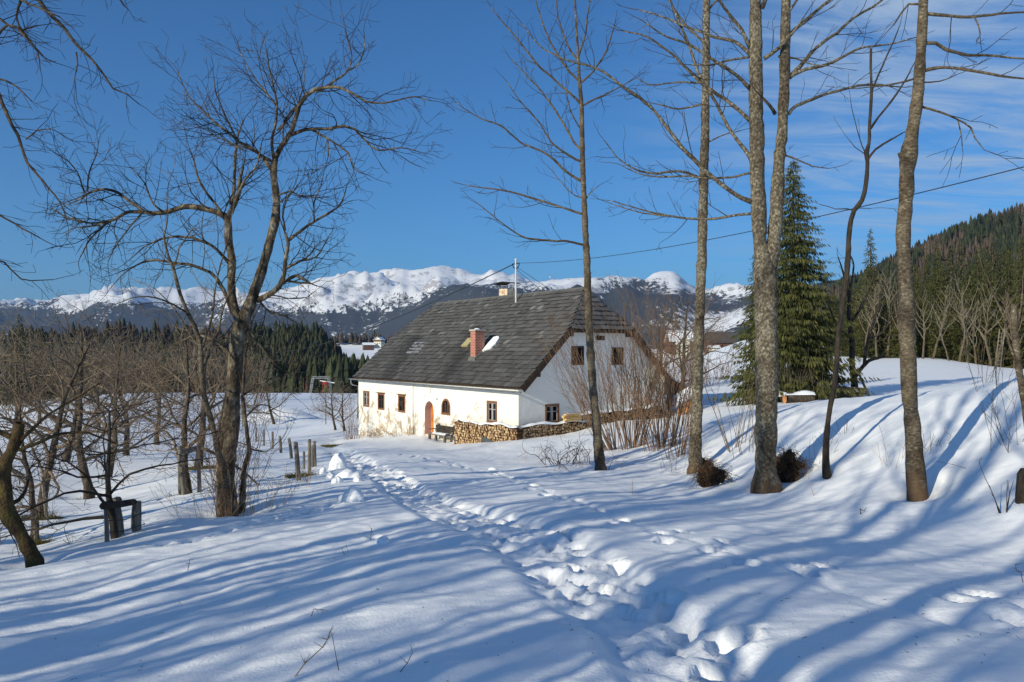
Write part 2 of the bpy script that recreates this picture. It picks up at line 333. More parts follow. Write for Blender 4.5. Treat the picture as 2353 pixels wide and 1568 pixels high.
A_ = np.block([[K, Pm], [Pm.T, np.zeros((3, 3))]])
sol = np.linalg.solve(A_, np.concatenate([C[:, 2], np.zeros(3)]))
def gbase(X, Y):
    X = np.asarray(X, float); Y = np.asarray(Y, float); sh = np.broadcast(X, Y).shape
    x, y = warp(np.broadcast_to(X, sh).ravel(), np.broadcast_to(Y, sh).ravel()); out = np.zeros(x.size)
    for i in range(0, x.size, 40000):
        a = x[i:i+40000]; b = y[i:i+40000]
        out[i:i+40000] = tps((a[:, None]-cu)**2+(b[:, None]-cv)**2) @ sol[:n_]+sol[n_]+sol[n_+1]*a+sol[n_+2]*b
    return out.reshape(sh)
def gund(X, Y):
    return .055*fbm(X*.35, Y*.35, 3)+.022*fbm(X*1.3+5, Y*1.3, 3)
def gz(X, Y): return float(gbase(X, Y)+gund(np.float64(X), np.float64(Y)))
def at(xv, D, dz=0): X = (xv-HX)*D/F; return (X, D, gz(X, D)+dz)
_mr = np.exp(np.linspace(math.log(3.2), math.log(110), 420))
def hit(xv, yv, dz=0):
    X = (xv-HX)*_mr/F; zg = gbase(X, _mr); zr = (HY-yv)*_mr/F
    s = np.where(zr < zg)[0]
    if len(s) == 0 or s[0] == 0: D = 30.
    else:
        i = s[0]; a = zr[i-1]-zg[i-1]; b = zg[i]-zr[i]; D = _mr[i-1]+(_mr[i]-_mr[i-1])*a/(a+b)
    X = (xv-HX)*D/F; return (X, D, gz(X, D)+dz)

def lines(fine0, fine1, step, lo, hi, g):
    a = list(np.arange(fine0, fine1, step)); s = step; x = a[-1]
    while x < hi: s = min(s*g, 6); x += s; a.append(x)
    s = step; x = a[0]; b = []
    while x > lo: s = min(s*g, 6); x -= s; b.append(x)
    return np.array(b[::-1]+a)
gx = lines(-5.5, 5.5, .045, -180, 180, 1.045); gy = lines(3.4, 20, .045, -30, 300, 1.028)
GX, GY = np.meshgrid(gx, gy)
Z = gbase(GX, GY)+gund(GX, GY)
# wind ripple and sastrugi
Z += .006*fbm(GX*2+.6*GY, GY*9, 3)*sstep(60, 20, GY)+.005*fbm(GX*6+2.2*GY, GY*18, 3)*sstep(22, 9, GY)+.0035*fbm(GX*8, GY*8, 3)*sstep(18, 6, GY)
# trodden path, side tracks
path = np.array([(1.5,2.5),(1.1,4.74),(1.04,5.8),(.83,6.7),(.57,8.3),(.14,10.7),(-.6,12.5),(-1.5,14.5),(-2.7,18.2),(-4.0,22.5),(-6.0,29),(-7.8,35),(-9.6,41),(-11.5,50)])
def dist_path(X, Y, pl):
    best = np.full(X.shape, 1e9)
    for a, b in zip(pl[:-1], pl[1:]):
        d = b-a; t = np.clip(((X-a[0])*d[0]+(Y-a[1])*d[1])/(d@d), 0, 1)
        best = np.minimum(best, np.hypot(X-a[0]-t*d[0], Y-a[1]-t*d[1]))
    return best
dp = dist_path(GX, GY, path)
hw = .56+.26*np.exp(-((GY-11)/3.5)**2)
band = sstep(1, .55, dp/hw)
Z -= .09*band
Z += band*.042*fbm(GX*3.8, GY*3.0, 4, .55)*sstep(60, 25, GY)+band*.012*fbm(GX*14, GY*12, 2)*sstep(20, 8, GY)
def stamp(x, y, ang, l, w, dep, rim=.22):
    ix = np.searchsorted(gx, [x-.8, x+.8]); iy = np.searchsorted(gy, [y-.8, y+.8])
    if ix[1]-ix[0] < 2 or iy[1]-iy[0] < 2: return
    sx = GX[iy[0]:iy[1], ix[0]:ix[1]]-x; sy = GY[iy[0]:iy[1], ix[0]:ix[1]]-y
    c, s = math.cos(ang), math.sin(ang); u = (sx*c+sy*s)/l; v = (-sx*s+sy*c)/w
    n = .22*pn(sx*9+x*7, sy*9+y*7); r = np.sqrt(u*u+v*v)+n
    d = -dep*sstep(1.2, .72, r)+dep*rim*np.exp(-((r-1.36)/.22)**2)*(.5+.9*pn(sx*5+x, sy*5+y*3))
    Z[iy[0]:iy[1], ix[0]:ix[1]] += d
def stamp_line(pl, step, spread, l, w, dep, n=1, jit=.4, y0=3):
    pl = np.asarray(pl, float)
    for a, b in zip(pl[:-1], pl[1:]):
        L = np.hypot(*(b-a)); k = max(1, int(L/step)); an = math.atan2(b[1]-a[1], b[0]-a[0])
        for i in range(k):
            for q in range(n):
                p = a+(b-a)*(i+rnd.random()*.6)/k; o = (rnd.random()*2-1)*spread if n > 1 else (spread if i % 2 else -spread)
                stamp(p[0]-math.sin(an)*o, p[1]+math.cos(an)*o, an+rnd.gauss(0, jit), l*rnd.uniform(.8, 1.25), w*rnd.uniform(.8, 1.25), dep*rnd.uniform(.5, 1.2))
stamp_line(path, .40, .55, .15, .08, .095, n=4)
def vt(*pts): return [hit(x, y)[:2] for x, y in pts]
t2 = vt((2450,1500),(2200,1385),(1900,1328),(1650,1280),(1500,1225),(1380,1180),(1250,1130),(1130,1085),(1010,1060),(900,1042))
stamp_line(t2, .62, .11, .20, .09, .10, jit=.15)
t3 = vt((2450,1440),(2250,1365),(1980,1318),(1700,1262),(1540,1205))
stamp_line(t3, .8, .06, .26, .07, .06, jit=.1)
t4 = vt((360,1250),(470,1235),(560,1205),(700,1172),(800,1150),(900,1120)); stamp_line(t4, .3, .16, .16, .09, .08, n=2)
t5 = vt((880,1225),(1000,1240),(1100,1250),(1250,1255)); stamp_line(t5, .5, .2, .16, .1, .06)
# faint straight ski groove right of the path
for pl in (vt((2353,1480),(1900,1335),(1500,1215),(1150,1090),(960,1040)),):
    d = dist_path(GX, GY, np.array(pl)); Z -= .02*np.exp(-(d/.06)**2)
for x_, D_, r_, d_ in ((2105, 12, .42, .22), (1758, 15.5, .55, .26), (1898, 15, .25, .12), (1596, 20, .42, .22), (1378, 22, .4, .2), (525, 14.8, .7, .25), (78, 11, .4, .15), (1818, 16.3, .6, .3), (1640, 17.2, .5, .25), (430, 20, .4, .2), (205, 23, .5, .2)):
    X_ = (x_-HX)*D_/F; ZZ = np.hypot(GX-X_, GY-D_+.1); Z -= d_*np.exp(-(ZZ/r_)**2); Z += .08*d_*np.exp(-((ZZ-r_*1.7)/(r_*.5))**2)
# snow mound and drifts by the far fence tree
mx_, my_ = at(648, 80)[:2]; Z += 1.5*np.exp(-(((GX-mx_)/3.2)**2+((GY-my_)/2.2)**2)**1.5)
# shovelled snow swell beside the road before the fence
mb = MB()
nx, ny = len(gx), len(gy)
ii = (np.arange(ny-1)[:, None]*nx+np.arange(nx-1)[None, :]).ravel()
mb.add(np.stack([GX, GY, Z], -1).reshape(-1, 3), np.stack([ii, ii+1, ii+nx+1, ii+nx], -1))
ground = mb.build('ground', M['snow'], smooth=True); tag(ground, kind='structure')
ms = M['snow'].node_tree  # faint large patches + crystals
def gzs(X, Y):
    i = min(max(np.searchsorted(gy, Y), 1), ny-1); j = min(max(np.searchsorted(gx, X), 1), nx-1)
    return float(Z[i-1:i+1, j-1:j+1].mean())

# ------------------------------------------------------------ far land: hills and mountains (one sheet in polar rows)
NT, ND = 620, 330
tt = np.linspace(-1.05, 1.05, NT); dd = np.exp(np.linspace(math.log(235), math.log(15000), ND))
TT, DD = np.meshgrid(tt, dd); XX = TT*DD; xv_ = HX+F*TT
def prof(pts, Dr): a = np.array(pts, float); return (HY-np.interp(xv_, a[:, 0], a[:, 1]))*Dr/F
def ridge(pts, Dr, wf, wb, base, p=1.1):
    H = prof(pts, Dr); t = np.where(DD < Dr, (Dr-DD)/wf, (DD-Dr)/wb); s = np.clip(1-t, 0, 1)**p
    return base+(H-base)*s, s
zf = -22-.05*np.clip(DD-235, 0, 900)+6*fbm(XX/120, DD/120, 3)
near = zf.copy()
sky1 = [(-800,720),(-100,700),(0,696),(60,694),(75,701),(130,688),(200,668),(300,660),(345,662),(420,669),(520,666),(600,672),(660,663),(718,642),(770,630),(804,625),(840,627),(868,632),(890,626),(913,618),(940,620),(960,618),(1013,610),(1030,614),(1046,621),(1089,628),(1110,632),(1130,625),(1146,627),(1158,625),(1170,634),(1217,642),(1238,649),(1300,668),(1500,690),(3000,700)]
sky2 = [(-800,900),(700,800),(900,720),(980,690),(1074,652),(1120,650),(1180,652),(1241,650),(1312,641),(1335,640),(1380,647),(1407,649),(1430,643),(1454,640),(1478,645),(1501,631),(1520,627),(1545,626),(1559,630),(1578,648),(1599,659),(1660,659),(1725,655),(1800,650),(1900,660),(2400,690)]
sky3 = [(-800,900),(1440,830),(1560,795),(1640,745),(1700,705),(1760,690),(1900,640),(2400,560)]
sky0 = [(-800,740),(0,745),(200,752),(400,760),(600,775),(900,790),(1300,800),(1600,800),(2400,800)]
envs = []
rd = ridged(XX/1500, DD/1500, 6, .52)
for pts, Dr, wf, wb, base, p, amp in ((sky1, 7600, 4300, 5000, -90, 1.15, 210), (sky2, 5200, 2900, 2500, -90, 1.05, 150), (sky3, 3000, 1500, 1500, -90, 1.0, 60), (sky0, 3800, 1500, 2000, -90, 1.0, 60)):
    h, s = ridge(pts, Dr, wf, wb, base, p)
    env = np.clip(4*s*(1-s), 0, 1)**.7; h = h+env*(rd-1.05)*amp
    zf = np.where(s > 0, np.maximum(zf, h), zf)
rg = ridged(XX/420+3, DD/420, 4, .5)
# wooded knoll, snowy terrace behind it, wooded slope on the right
knoll = [(-900,830),(100,800),(300,790),(480,800),(600,805),(720,803),(770,835),(800,880),(830,930),(2400,960)]
terr = [(-900,840),(560,795),(700,787),(870,786),(1000,790),(1200,820),(2400,860)]
farm = [(-900,1000),(1300,880),(1450,803),(1700,800),(1800,860),(3000,1100)]
rhill = [(-900,1100),(1500,900),(1700,800),(1900,700),(2000,650),(2060,622),(2130,585),(2250,535),(2353,500),(2500,450),(3000,330)]
for pts, Dr, wf, wb, base in ((knoll, 520, 200, 150, -40), (terr, 1050, 420, 300, -60), (rhill, 900, 620, 900, -22), (farm, 520, 120, 200, -30)):
    h, s = ridge(pts, Dr, wf, wb, base, 1.0); zf = np.where(s > 0, np.maximum(zf, h+np.clip(4*s*(1-s), 0, 1)*(rg-1)*.02*Dr), zf)
zf += np.where(DD > 1500, (10*fbm(XX/260, DD/260, 5, .62)+10*(ridged(XX/300+2, DD/300, 4, .6)-1)*sstep(250, 600, zf)+16*(ridged(XX/520+9, DD/520, 4, .55)-1)*sstep(-40, 350, zf)), 0)
mm = bpy.data.materials.new('mountain_snow_forest'); mm.use_nodes = True; t = mm.node_tree; b = t.nodes['Principled BSDF']; b.inputs['Roughness'].default_value = .85
geo = t.nodes.new('ShaderNodeNewGeometry')
def mn(s, d=8, r=.6, sc=(1, 1, 1)):
    m_ = t.nodes.new('ShaderNodeMapping'); m_.inputs['Scale'].default_value = sc; t.links.new(geo.outputs['Position'], m_.inputs[0])
    n = t.nodes.new('ShaderNodeTexNoise'); n.inputs['Scale'].default_value = s; n.inputs['Detail'].default_value = d; n.inputs['Roughness'].default_value = r
    t.links.new(m_.outputs[0], n.inputs['Vector']); return n.outputs[0]
def mmath(op, a, c=0.):
    n = t.nodes.new('ShaderNodeMath'); n.operation = op
    for i, v in enumerate((a, c)):
        if hasattr(v, 'links'): t.links.new(v, n.inputs[i])
        else: n.inputs[i].default_value = v
    return n.outputs[0]
def mmr(v, a, b2, c, d):
    n = t.nodes.new('ShaderNodeMapRange'); n.interpolation_type = 'SMOOTHSTEP'; t.links.new(v, n.inputs[0])
    for i, x in enumerate((a, b2, c, d)): n.inputs[i+1].default_value = x
    return n.outputs[0]
def mcol(f, a, c):
    n = t.nodes.new('ShaderNodeMix'); n.data_type = 'RGBA'; t.links.new(f, n.inputs[0])
    for i, v in ((6, a), (7, c)):
        if hasattr(v, 'links'): t.links.new(v, n.inputs[i])
        else: n.inputs[i].default_value = (*v, 1)
    return n.outputs[2]
vatt = t.nodes.new('ShaderNodeAttribute'); vatt.attribute_name = 'var'
big = mn(.0022, 6, .65); fine = mn(.035, 6, .75, (1, 1, .45)); rockn = mn(.009, 12, .78, (1, 1, 1.6))
forest = mmath('ADD', mmath('ADD', vatt.outputs['Fac'], mmath('MULTIPLY', mmath('SUBTRACT', big, .5), 1.7)), mmath('MULTIPLY', mmath('SUBTRACT', fine, .5), 2.1))
fmask = mmr(forest, .40, .52, 0, 1)
sepn = t.nodes.new('ShaderNodeSeparateXYZ'); t.links.new(geo.outputs['Normal'], sepn.inputs[0])
rock = mmr(mmath('ADD', mmath('SUBTRACT', 1.0, sepn.outputs[2]), mmath('MULTIPLY', mmath('SUBTRACT', rockn, .5), 2.8)), .25, .36, 0, .85)
c_ = mcol(rock, (.88, .89, .92), (.36, .34, .34))
c_ = mcol(fmask, c_, mcol(mn(.01, 4), (.020, .031, .034), (.048, .047, .047)))
t.links.new(c_, b.inputs['Base Color'])
# forest cover: dense below the tree line, thin above
tl = np.where(DD > 2300, sstep(600, 190, zf+90*fbm(XX/900, DD/900, 3))*.80+.02, .9)
tl = np.where((np.abs(DD-940) < 240) & (TT < 0) & (TT > -.5), 0.0-.6, tl)
tl = np.where((DD > 600) & (DD < 1500) & (TT > .1), .9, tl)

tl = np.where((np.abs(DD-520) < 90) & (TT > .1) & (TT < .34), -.6, tl)
# bare clear-cuts
for cx, cy, Dc, w, hh in ((1660, 735, 2500, 60, 30), (1690, 660, 4700, 30, 16), (735, 690, 6300, 90, 26), (900, 665, 6300, 130, 22), (290, 682, 6600, 120, 12), (1560, 650, 4700, 40, 14)):
    yy = HY-F*zf/DD; tl = tl-.6*np.exp(-(((xv_-cx)/w)**2+((yy-cy+ (.25 if Dc < 3000 else .05)*(xv_-cx))/hh)**2))*(np.abs(DD-Dc) < 1500)
mb = MB(); ii = (np.arange(ND-1)[:, None]*NT+np.arange(NT-1)[None, :]).ravel()
mb.add(np.stack([XX, DD, zf], -1).reshape(-1, 3), np.stack([ii, ii+1, ii+NT+1, ii+NT], -1), 0, tl.ravel())
tag(mb.build('mountains', mm, smooth=True), kind='structure')
def fz(X, Y):
    t_ = X/Y; i = np.clip(np.searchsorted(dd, Y), 1, ND-1); j = np.clip(np.searchsorted(tt, t_), 1, NT-1); return zf[i, j]

# ------------------------------------------------------------ farmhouse
PHI = .664; HX0, HD0 = .317, 38.; HL, HW_, ZE, SL, OV, GV, S1, RR = 16.8, 10.68, -1.914, .91, .19, .43, 2.95, 1.0
hu = np.array([-math.sin(PHI), math.cos(PHI)]); hv = np.array([math.cos(PHI), math.sin(PHI)])
# house frame: x = a (away along the long side), y = -s (the front wall is at 0, the back at -W) -> keep it right-handed
def H(a, s, z): q = np.array([HX0, HD0])+a*hu+s*hv; return (q[0], q[1], z)
def rz(s): return ZE+(s+OV)*SL
ZR = rz(HW_/2)
def ray_front(x, y, s=0):      # pixel to (a, z) on a plane parallel to the front wall
    dx = (x-HX)/F; # X = D*dx
    # HX0 + a*hu0 + s*hv0 = dx*(HD0 + a*hu1 + s*hv1)
    a = (dx*(HD0+s*hv[1])-HX0-s*hv[0])/(hu[0]-dx*hu[1]); D = HD0+a*hu[1]+s*hv[1]; return a, (HY-y)/F*D
def ray_gable(x, y, a=0):
    dx = (x-HX)/F; s = (dx*(HD0+a*hu[1])-HX0-a*hu[0])/(hv[0]-dx*hv[1]); D = HD0+a*hu[1]+s*hv[1]; return s, (HY-y)/F*D
house = empty('farmhouse', (HX0, HD0, -4.6), 'old whitewashed farmhouse with dark slate half-hipped roof and orange arched door', 'house')
HO = np.array([HX0, HD0, -4.6])
def hb(mb_, name, mats, parent=None, smooth=False, org=None):
    """build a piece whose vertices are world coordinates under the house"""
    base = np.array(org if org is not None else HO); par = parent or house
    o = mb_.build(name, mats, smooth=smooth, loc=base); pl = HO if par is house else np.array(par['_o'])
    o.parent = par; o.location = base-pl; o['_o'] = [float(v) for v in base]; return o
def poly3(mb_, pts, holes=(), mi=0, flip=False, conv=None):
    loops = [pts]+list(holes); allp = [p for l in loops for p in l]
    tr = tessellate_polygon([[Vector((p[0], p[1], 0)) for p in l] for l in loops])
    v = [conv(*p) for p in allp]; f = np.array(tr);
    mb_.add(v, f, mi)
ZB = -6.6
def arch(a0, a1, z0, z1, n=9):
    c = (a0+a1)/2; r = abs(a1-a0)/2; h = r*1.15; return [(a0, z0), (a1, z0)]+[(c+(a1-c)*math.cos(t), z1-h+h*math.sin(t)) for t in np.linspace(0, math.pi, n)]
def rect(a0, a1, z0, z1): return [(a0, z0), (a1, z0), (a1, z1), (a0, z1)]
def fr(x0, x1, y0, y1, s=0):
    a0, _ = ray_front(x0, y0, s); a1, _ = ray_front(x1, y0, s); am = (x0+x1)/2
    return a1, a0, ray_front(am, y1, s)[1], ray_front(am, y0, s)[1]
def ga(x0, x1, y0, y1):
    s0, _ = ray_gable(x0, y0); s1_, _ = ray_gable(x1, y0); m_ = (x0+x1)/2
    return s0, s1_, ray_gable(m_, y1)[1], ray_gable(m_, y0)[1]
wins = [fr(835.2, 848, 899.6, 934), fr(868.6, 882.5, 905, 941), fr(915.5, 930.5, 909, 947), fr(1119.3, 1141, 923, 970)]
archw = fr(1015, 1034, 917.6, 953); dr = fr(975.6, 996.2, 922, 999)
holesF = [rect(*w) for w in wins]+[arch(*archw), arch(*dr)]
gw = [ga(1253, 1283, 930, 971.7)]; at_w = [ga(1313, 1340, 797, 838), ga(1405.5, 1430.7, 800, 837.7)]; small = [ga(1489, 1496, 908, 934)]
holesG = [rect(*w) for w in gw+at_w+small]
mb = MB()
poly3(mb, rect(0, HL, ZB, rz(0)-.10), holesF, conv=lambda a, z: H(a, 0, z))
ztop = rz(S1)-.10
poly3(mb, [(0, ZB), (HW_, ZB), (HW_, rz(0)-.1), (HW_-S1, ztop), (S1, ztop), (0, rz(0)-.1)], holesG, conv=lambda s, z: H(0, s, z))
poly3(mb, [(0, ZB), (HW_, ZB), (HW_, rz(0)-.1), (HW_-S1, ztop), (S1, ztop), (0, rz(0)-.1)], conv=lambda s, z: H(HL, s, z))
poly3(mb, rect(0, HL, ZB, rz(0)-.10), conv=lambda a, z: H(a, HW_, z))
def reveal(loop, depth, f):
    n = len(loop); v = [f(p, 0) for p in loop]+[f(p, depth) for p in loop]
    mb.add(v, [(i, (i+1) % n, n+(i+1) % n, n+i) for i in range(n)])
for h_ in holesF[:-1]: reveal(h_, .22, lambda p, d: H(p[0], d, p[1]))
for h_ in holesG: reveal(h_, .28, lambda p, d: H(d, p[0], p[1]))
# low buttress-like plaster set-offs on the front wall
for x0, x1, y0, y1, th in ((946, 950, 886, 996, .07), (1009-24, 1014-24, 889, 903.5, .05)):
    a1, a0, z0, z1 = fr(x0, x1, y0, y1)
    v = [H(a, s, z) for z in (z0, z1) for a, s in ((a1, 0), (a0, 0), (a0, -th), (a1, -th))]; mb.hexa(v)
wall = hb(mb, 'wall', M['plaster'])
mb = MB(); n = len(holesF[-1]); v = [H(p[0], 0, p[1]) for p in holesF[-1]]+[H(p[0], .5, p[1]) for p in holesF[-1]]
mb.add(v, [(i, (i+1) % n, n+(i+1) % n, n+i) for i in range(n)]); hb(mb, 'door_reveal', M['pink'])
# door leaf
mb = MB(); lp = arch(dr[0], dr[1], dr[2]-.1, dr[3]); poly3(mb, lp, conv=lambda a, z: H(a, .42, z))
for a_ in np.linspace(dr[0], dr[1], 6)[1:-1]:
    mb.hexa([H(a_+q, s, z) for z in (dr[2], dr[3]-.35) for q, s in ((-.006, .42), (.006, .42), (.006, .405), (-.006, .405))])
leaf = hb(mb, 'door', M['door'])
mb = MB(); c_ = (dr[0]+dr[1])/2; zt = dr[3]-.3
mb.hexa([H(c_+q, s, z) for z in (zt, zt+.03) for q, s in ((-.12, .415), (.12, .415), (.12, .39), (-.12, .39))]); hb(mb, 'door_slot', M['ink'], leaf)
mb = MB(); mb.tube([H(dr[0]+.12, .40, -4.0), H(dr[0]+.12, .34, -4.0), H(dr[0]+.2, .34, -4.0)], .012, 5); hb(mb, 'handle', M['zinc'], leaf)
def window(bounds, f, style):
    """f(a, z, depth) -> world"""
    a0, a1, z0, z1 = bounds; w = .075
    def bar(A0, A1, Z0, Z1, d0, d1, m_): m_.hexa([f(a, z, d) for z in (Z0, Z1) for a, d in ((A0, d0), (A1, d0), (A1, d1), (A0, d1))])
    fm = MB()
    if style == 'arch':
        lo = arch(a0-.02, a1+.02, z0-.02, z1+.03, 15); li = arch(a0+w, a1-w, z0+w, z1-w, 15); n = len(lo)
        v = [f(p[0], p[1], -.03) for p in lo]+[f(p[0], p[1], -.03) for p in li]+[f(p[0], p[1], .1) for p in li]+[f(p[0], p[1], .04) for p in lo]
        for i in range(n):
            j = (i+1) % n; fm.f.append(np.array([[i, j, n+j, n+i], [n+i, n+j, 2*n+j, 2*n+i], [3*n+i, 3*n+j, j, i]])); fm.m.append(np.zeros(3, int))
        fm.v.append(np.array(v)); fm.c.append(np.full(len(v), .5)); fm.n += len(v)
    else:
        e = .03
        for q in ((a0-e, a0+w, z0-e, z1+e), (a1-w, a1+e, z0-e, z1+e)): bar(*q, -.025, .08, fm)
        bar(a0+w, a1-w, z1-w, z1+e, -.023, .08, fm); bar(a0+w, a1-w, z0-e, z0+w, -.023, .08, fm)
    fo = hb(fm, 'window', M['wood_beam'] if style == 'attic' else M['wood_frame'])
    sm = MB(); am = (a0+a1)/2
    if style == 'arch':
        for q in (a0+(a1-a0)*.36, a0+(a1-a0)*.64): bar(q-.02, q+.02, z0+w, z1-.18, .02, .06, sm)
        bar(a0+w, a1-w, z0+w, z0+w+.03, .02, .06, sm)
    elif style == 'attic':
        bar(am-.03, am+.03, z0, z1, .1, .14, sm)
        bar(a0+w, am-.03, z0+.35, z0+.41, .11, .15, sm)
    else:
        zc = z0+(z1-z0)*.62
        bar(am-.035, am+.035, z0+w, z1-w, .01, .06, sm)
        for p0, p1 in ((a0+w, am-.035), (am+.035, a1-w)):
            bar(p0, p0+.03, z0+w, z1-w, .02, .05, sm); bar(p1-.03, p1, z0+w, z1-w, .02, .05, sm)
            bar(p0+.03, p1-.03, z0+w, z0+w+.03, .02, .05, sm); bar(p0+.03, p1-.03, z1-w-.03, z1-w, .02, .05, sm); bar(p0+.03, p1-.03, zc-.018, zc+.018, .02, .05, sm)
    hb(sm, 'sash', M['sash'] if style == 'box' else (M['wood_frame'] if style == 'arch' else M['wood_beam']), fo)
    pm = MB(); pm.add([f(a0, z0, .17), f(a1, z0, .17), f(a1, z1, .17), f(a0, z1, .17)], [(0, 1, 2, 3)]); hb(pm, 'pane', M['glass'], fo)
    if style == 'cap':
        cm = MB(); cm.hexa([f(a, z, d) for z in (z1+.05, z1+.08) for a, d in ((a0-.12, -.14), (a1+.12, -.14), (a1+.12, .05), (a0-.12, .05))]); hb(cm, 'drip_board', M['wood_frame'], fo)
    return fo
fF = lambda a, z, d: H(a, d, z); fG = lambda s, z, d: H(d, s, z)
for i, w_ in enumerate(wins): window(w_, fF, 'cap' if i in (1, 2) else 'box')
for o in house.children:
    for c in o.children:
        if c.name.startswith('sash') and c.data.materials[0] == M['wood_frame']: c.data.materials[0] = M['sash']
window(archw, fF, 'arch')
for w_ in gw: window(w_, fG, 'box')
for w_ in at_w: window(w_, fG, 'attic')
# vent window low on the gable
mb = MB(); w_ = small[0]; mb.add([fG(w_[0], w_[2], .2), fG(w_[1], w_[2], .2), fG(w_[1], w_[3], .2), fG(w_[0], w_[3], .2)], [(0, 1, 2, 3)]); hb(mb, 'small_shutter', M['wood_old'])
# number plate
a_, z_ = ray_front(1003.7, 917); mb = MB(); mb.hexa([H(a_+q, s, z) for z in (z_-.14, z_+.14) for q, s in ((.11, -.005), (-.11, -.005), (-.11, -.02), (.11, -.02))])
plate = hb(mb, 'number_plate', M['white'])
fc = bpy.data.curves.new('tmp', 'FONT'); fc.body = '56'; fc.size = .2; fc.align_x = 'CENTER'; fc.align_y = 'CENTER'; fc.extrude = .002
fo = bpy.data.objects.new('tmp', fc); COL.objects.link(fo); dg = bpy.context.evaluated_depsgraph_get(); tm = bpy.data.meshes.new_from_object(fo.evaluated_get(dg))
bpy.data.objects.remove(fo); v = np.zeros(len(tm.vertices)*3); tm.vertices.foreach_get('co', v); v = v.reshape(-1, 3)
for q, c in zip(tm.vertices, v): q.co = Vector(H(a_-c[0], -.024-c[2], z_+c[1]))-Vector(HO)
tm.materials.clear(); tm.materials.append(M['ink']); digits = bpy.data.objects.new('house_number', tm); COL.objects.link(digits); digits.parent = plate

# slated roof: every slate its own tilted piece
def slates(mb_, p_of, nrow, row, w, arange, ng=None, seed=1, thick=.026, shade_bands=None):
    """p_of(a, t, h): point at a along, t up the slope, h above it"""
    g = np.random.RandomState(seed)
    for r in range(nrow):
        t0 = r*row; lo, hi = arange(t0+row*.5); off = (r % 2)*w/2+g.uniform(-.03, .03); a = lo-off
        patch = g.uniform(.35, .65)
        while a < hi:
            A0 = max(a+.004, lo); A1 = min(a+w-.004, hi); a += w
            if A1-A0 < .04: continue
            j = g.uniform(-.012, .012); L = row*1.22; lift = thick*g.uniform(1.4, 3.2)
            v = [p_of(A0, t0+j, lift), p_of(A1, t0+j+g.uniform(-.008, .008), lift), p_of(A1, t0+L, .004), p_of(A0, t0+L, .004),
                 p_of(A0, t0+j, lift+thick), p_of(A1, t0+j, lift+thick), p_of(A1, t0+L, .004+thick*.3), p_of(A0, t0+L, .004+thick*.3)]
            c = np.clip(g.normal(.5, .115)+(.3 if g.random() < .09 else 0), 0, .98)
            if shade_bands: c = c*(1-.75*shade_bands(A0, t0))  # tree shadow painted into the slate tone
            mb_.hexa(v, 0, float(c))
SF = math.sqrt(1+SL*SL); TL = (HW_/2+OV)*SF; TS1 = (S1+OV)*SF
nv = np.array([-hv[0]*SL, -hv[1]*SL, 1])/SF; nb = np.array([hv[0]*SL, hv[1]*SL, 1])/SF
def sag(a, s):     # the old ridge rises towards the near end
    return ((.10-.20*(a/HL))*max(0, min(1, s/(HW_/2))))
def pf(a, t, h): s = -OV+t/SF; return np.array(H(a, s, rz(s)+sag(a, s)))+nv*h
def pb(a, t, h): s = -OV+t/SF; q = H(a, HW_-s, rz(s)+sag(a, s)); return np.array(q)+nb*h
def ar(t):
    if t <= TS1: return -GV, HL+GV
    k = (t-TS1)/(TL-TS1); return -GV+k*(RR+GV), HL+GV-k*(RR+GV)
deck = MB()
for f_ in (pf, pb):
    for h_ in (0., -.12):
        deck.add([f_(-GV, 0, h_), f_(HL+GV, 0, h_), f_(HL+GV, TS1, h_), f_(HL-RR, TL, h_), f_(RR, TL, h_), f_(-GV, TS1, h_)], [(0, 1, 2, 3, 4, 5)])
    rim = [(-GV, 0), (HL+GV, 0), (HL+GV, TS1), (HL-RR, TL), (RR, TL), (-GV, TS1)]
    n = len(rim); deck.add([f_(*p, 0) for p in rim]+[f_(*p, -.12) for p in rim], [(i, (i+1) % n, n+(i+1) % n, n+i) for i in range(n)])
for sgn, a_e, a_r in ((1, -GV, RR), (-1, HL+GV, HL-RR)):
    deck.add([H(a_e, S1, rz(S1)+sag(a_e, S1)), H(a_e, HW_-S1, rz(S1)+sag(a_e, S1)), H(a_r, HW_/2, ZR+sag(a_r, HW_/2))], [(0, 1, 2)])
roof = hb(deck, 'roof', M['wood_beam'])
RW = TL/24
mb = MB(); slates(mb, pf, 24, RW, .34, ar, seed=2, shade_bands=lambda a, t: max(math.exp(-((a-(6.3+.32*t))/1.0)**2)*(t < 4.6), math.exp(-((a-(12.6+.35*t))/1.1)**2)*(t < 4), .35*(t < 2.2))+.0); hb(mb, 'slate_covering', M['slate'], roof)  # two tree-shadow bands painted into the slate colour, lowest rows darker too
mb = MB(); slates(mb, pb, 24, RW, .34, ar, seed=3); hb(mb, 'slate_covering', M['slate'], roof)
def hip(a_e, a_r, name_seed):
    e0 = np.array(H(a_e, S1, rz(S1)+sag(a_e, S1)-.05)); e1 = np.array(H(a_e, HW_-S1, rz(S1)+sag(a_e, S1)-.05)); ap = np.array(H(a_r, HW_/2, ZR+sag(a_r, HW_/2)))
    wv = e1-e0; wd = np.linalg.norm(wv); wv /= wd; mid = (e0+e1)/2; up = ap-mid; hl = np.linalg.norm(up); up /= hl
    nn = np.cross(wv, up); nn *= (1 if (nn @ np.array([*(-hu if a_e < 1 else hu), .3])) > 0 else -1)
    def ph(a, t, h): return e0+wv*a+up*t+nn*h
    def rg_(t): k = t/hl; return wd/2*k, wd-wd/2*k
    m_ = MB(); slates(m_, ph, 9, hl/9, .38, rg_, seed=name_seed); hb(m_, 'hip_slates', M['slate'], roof)
hip(-GV, RR, 5); hip(HL+GV, HL-RR, 6)
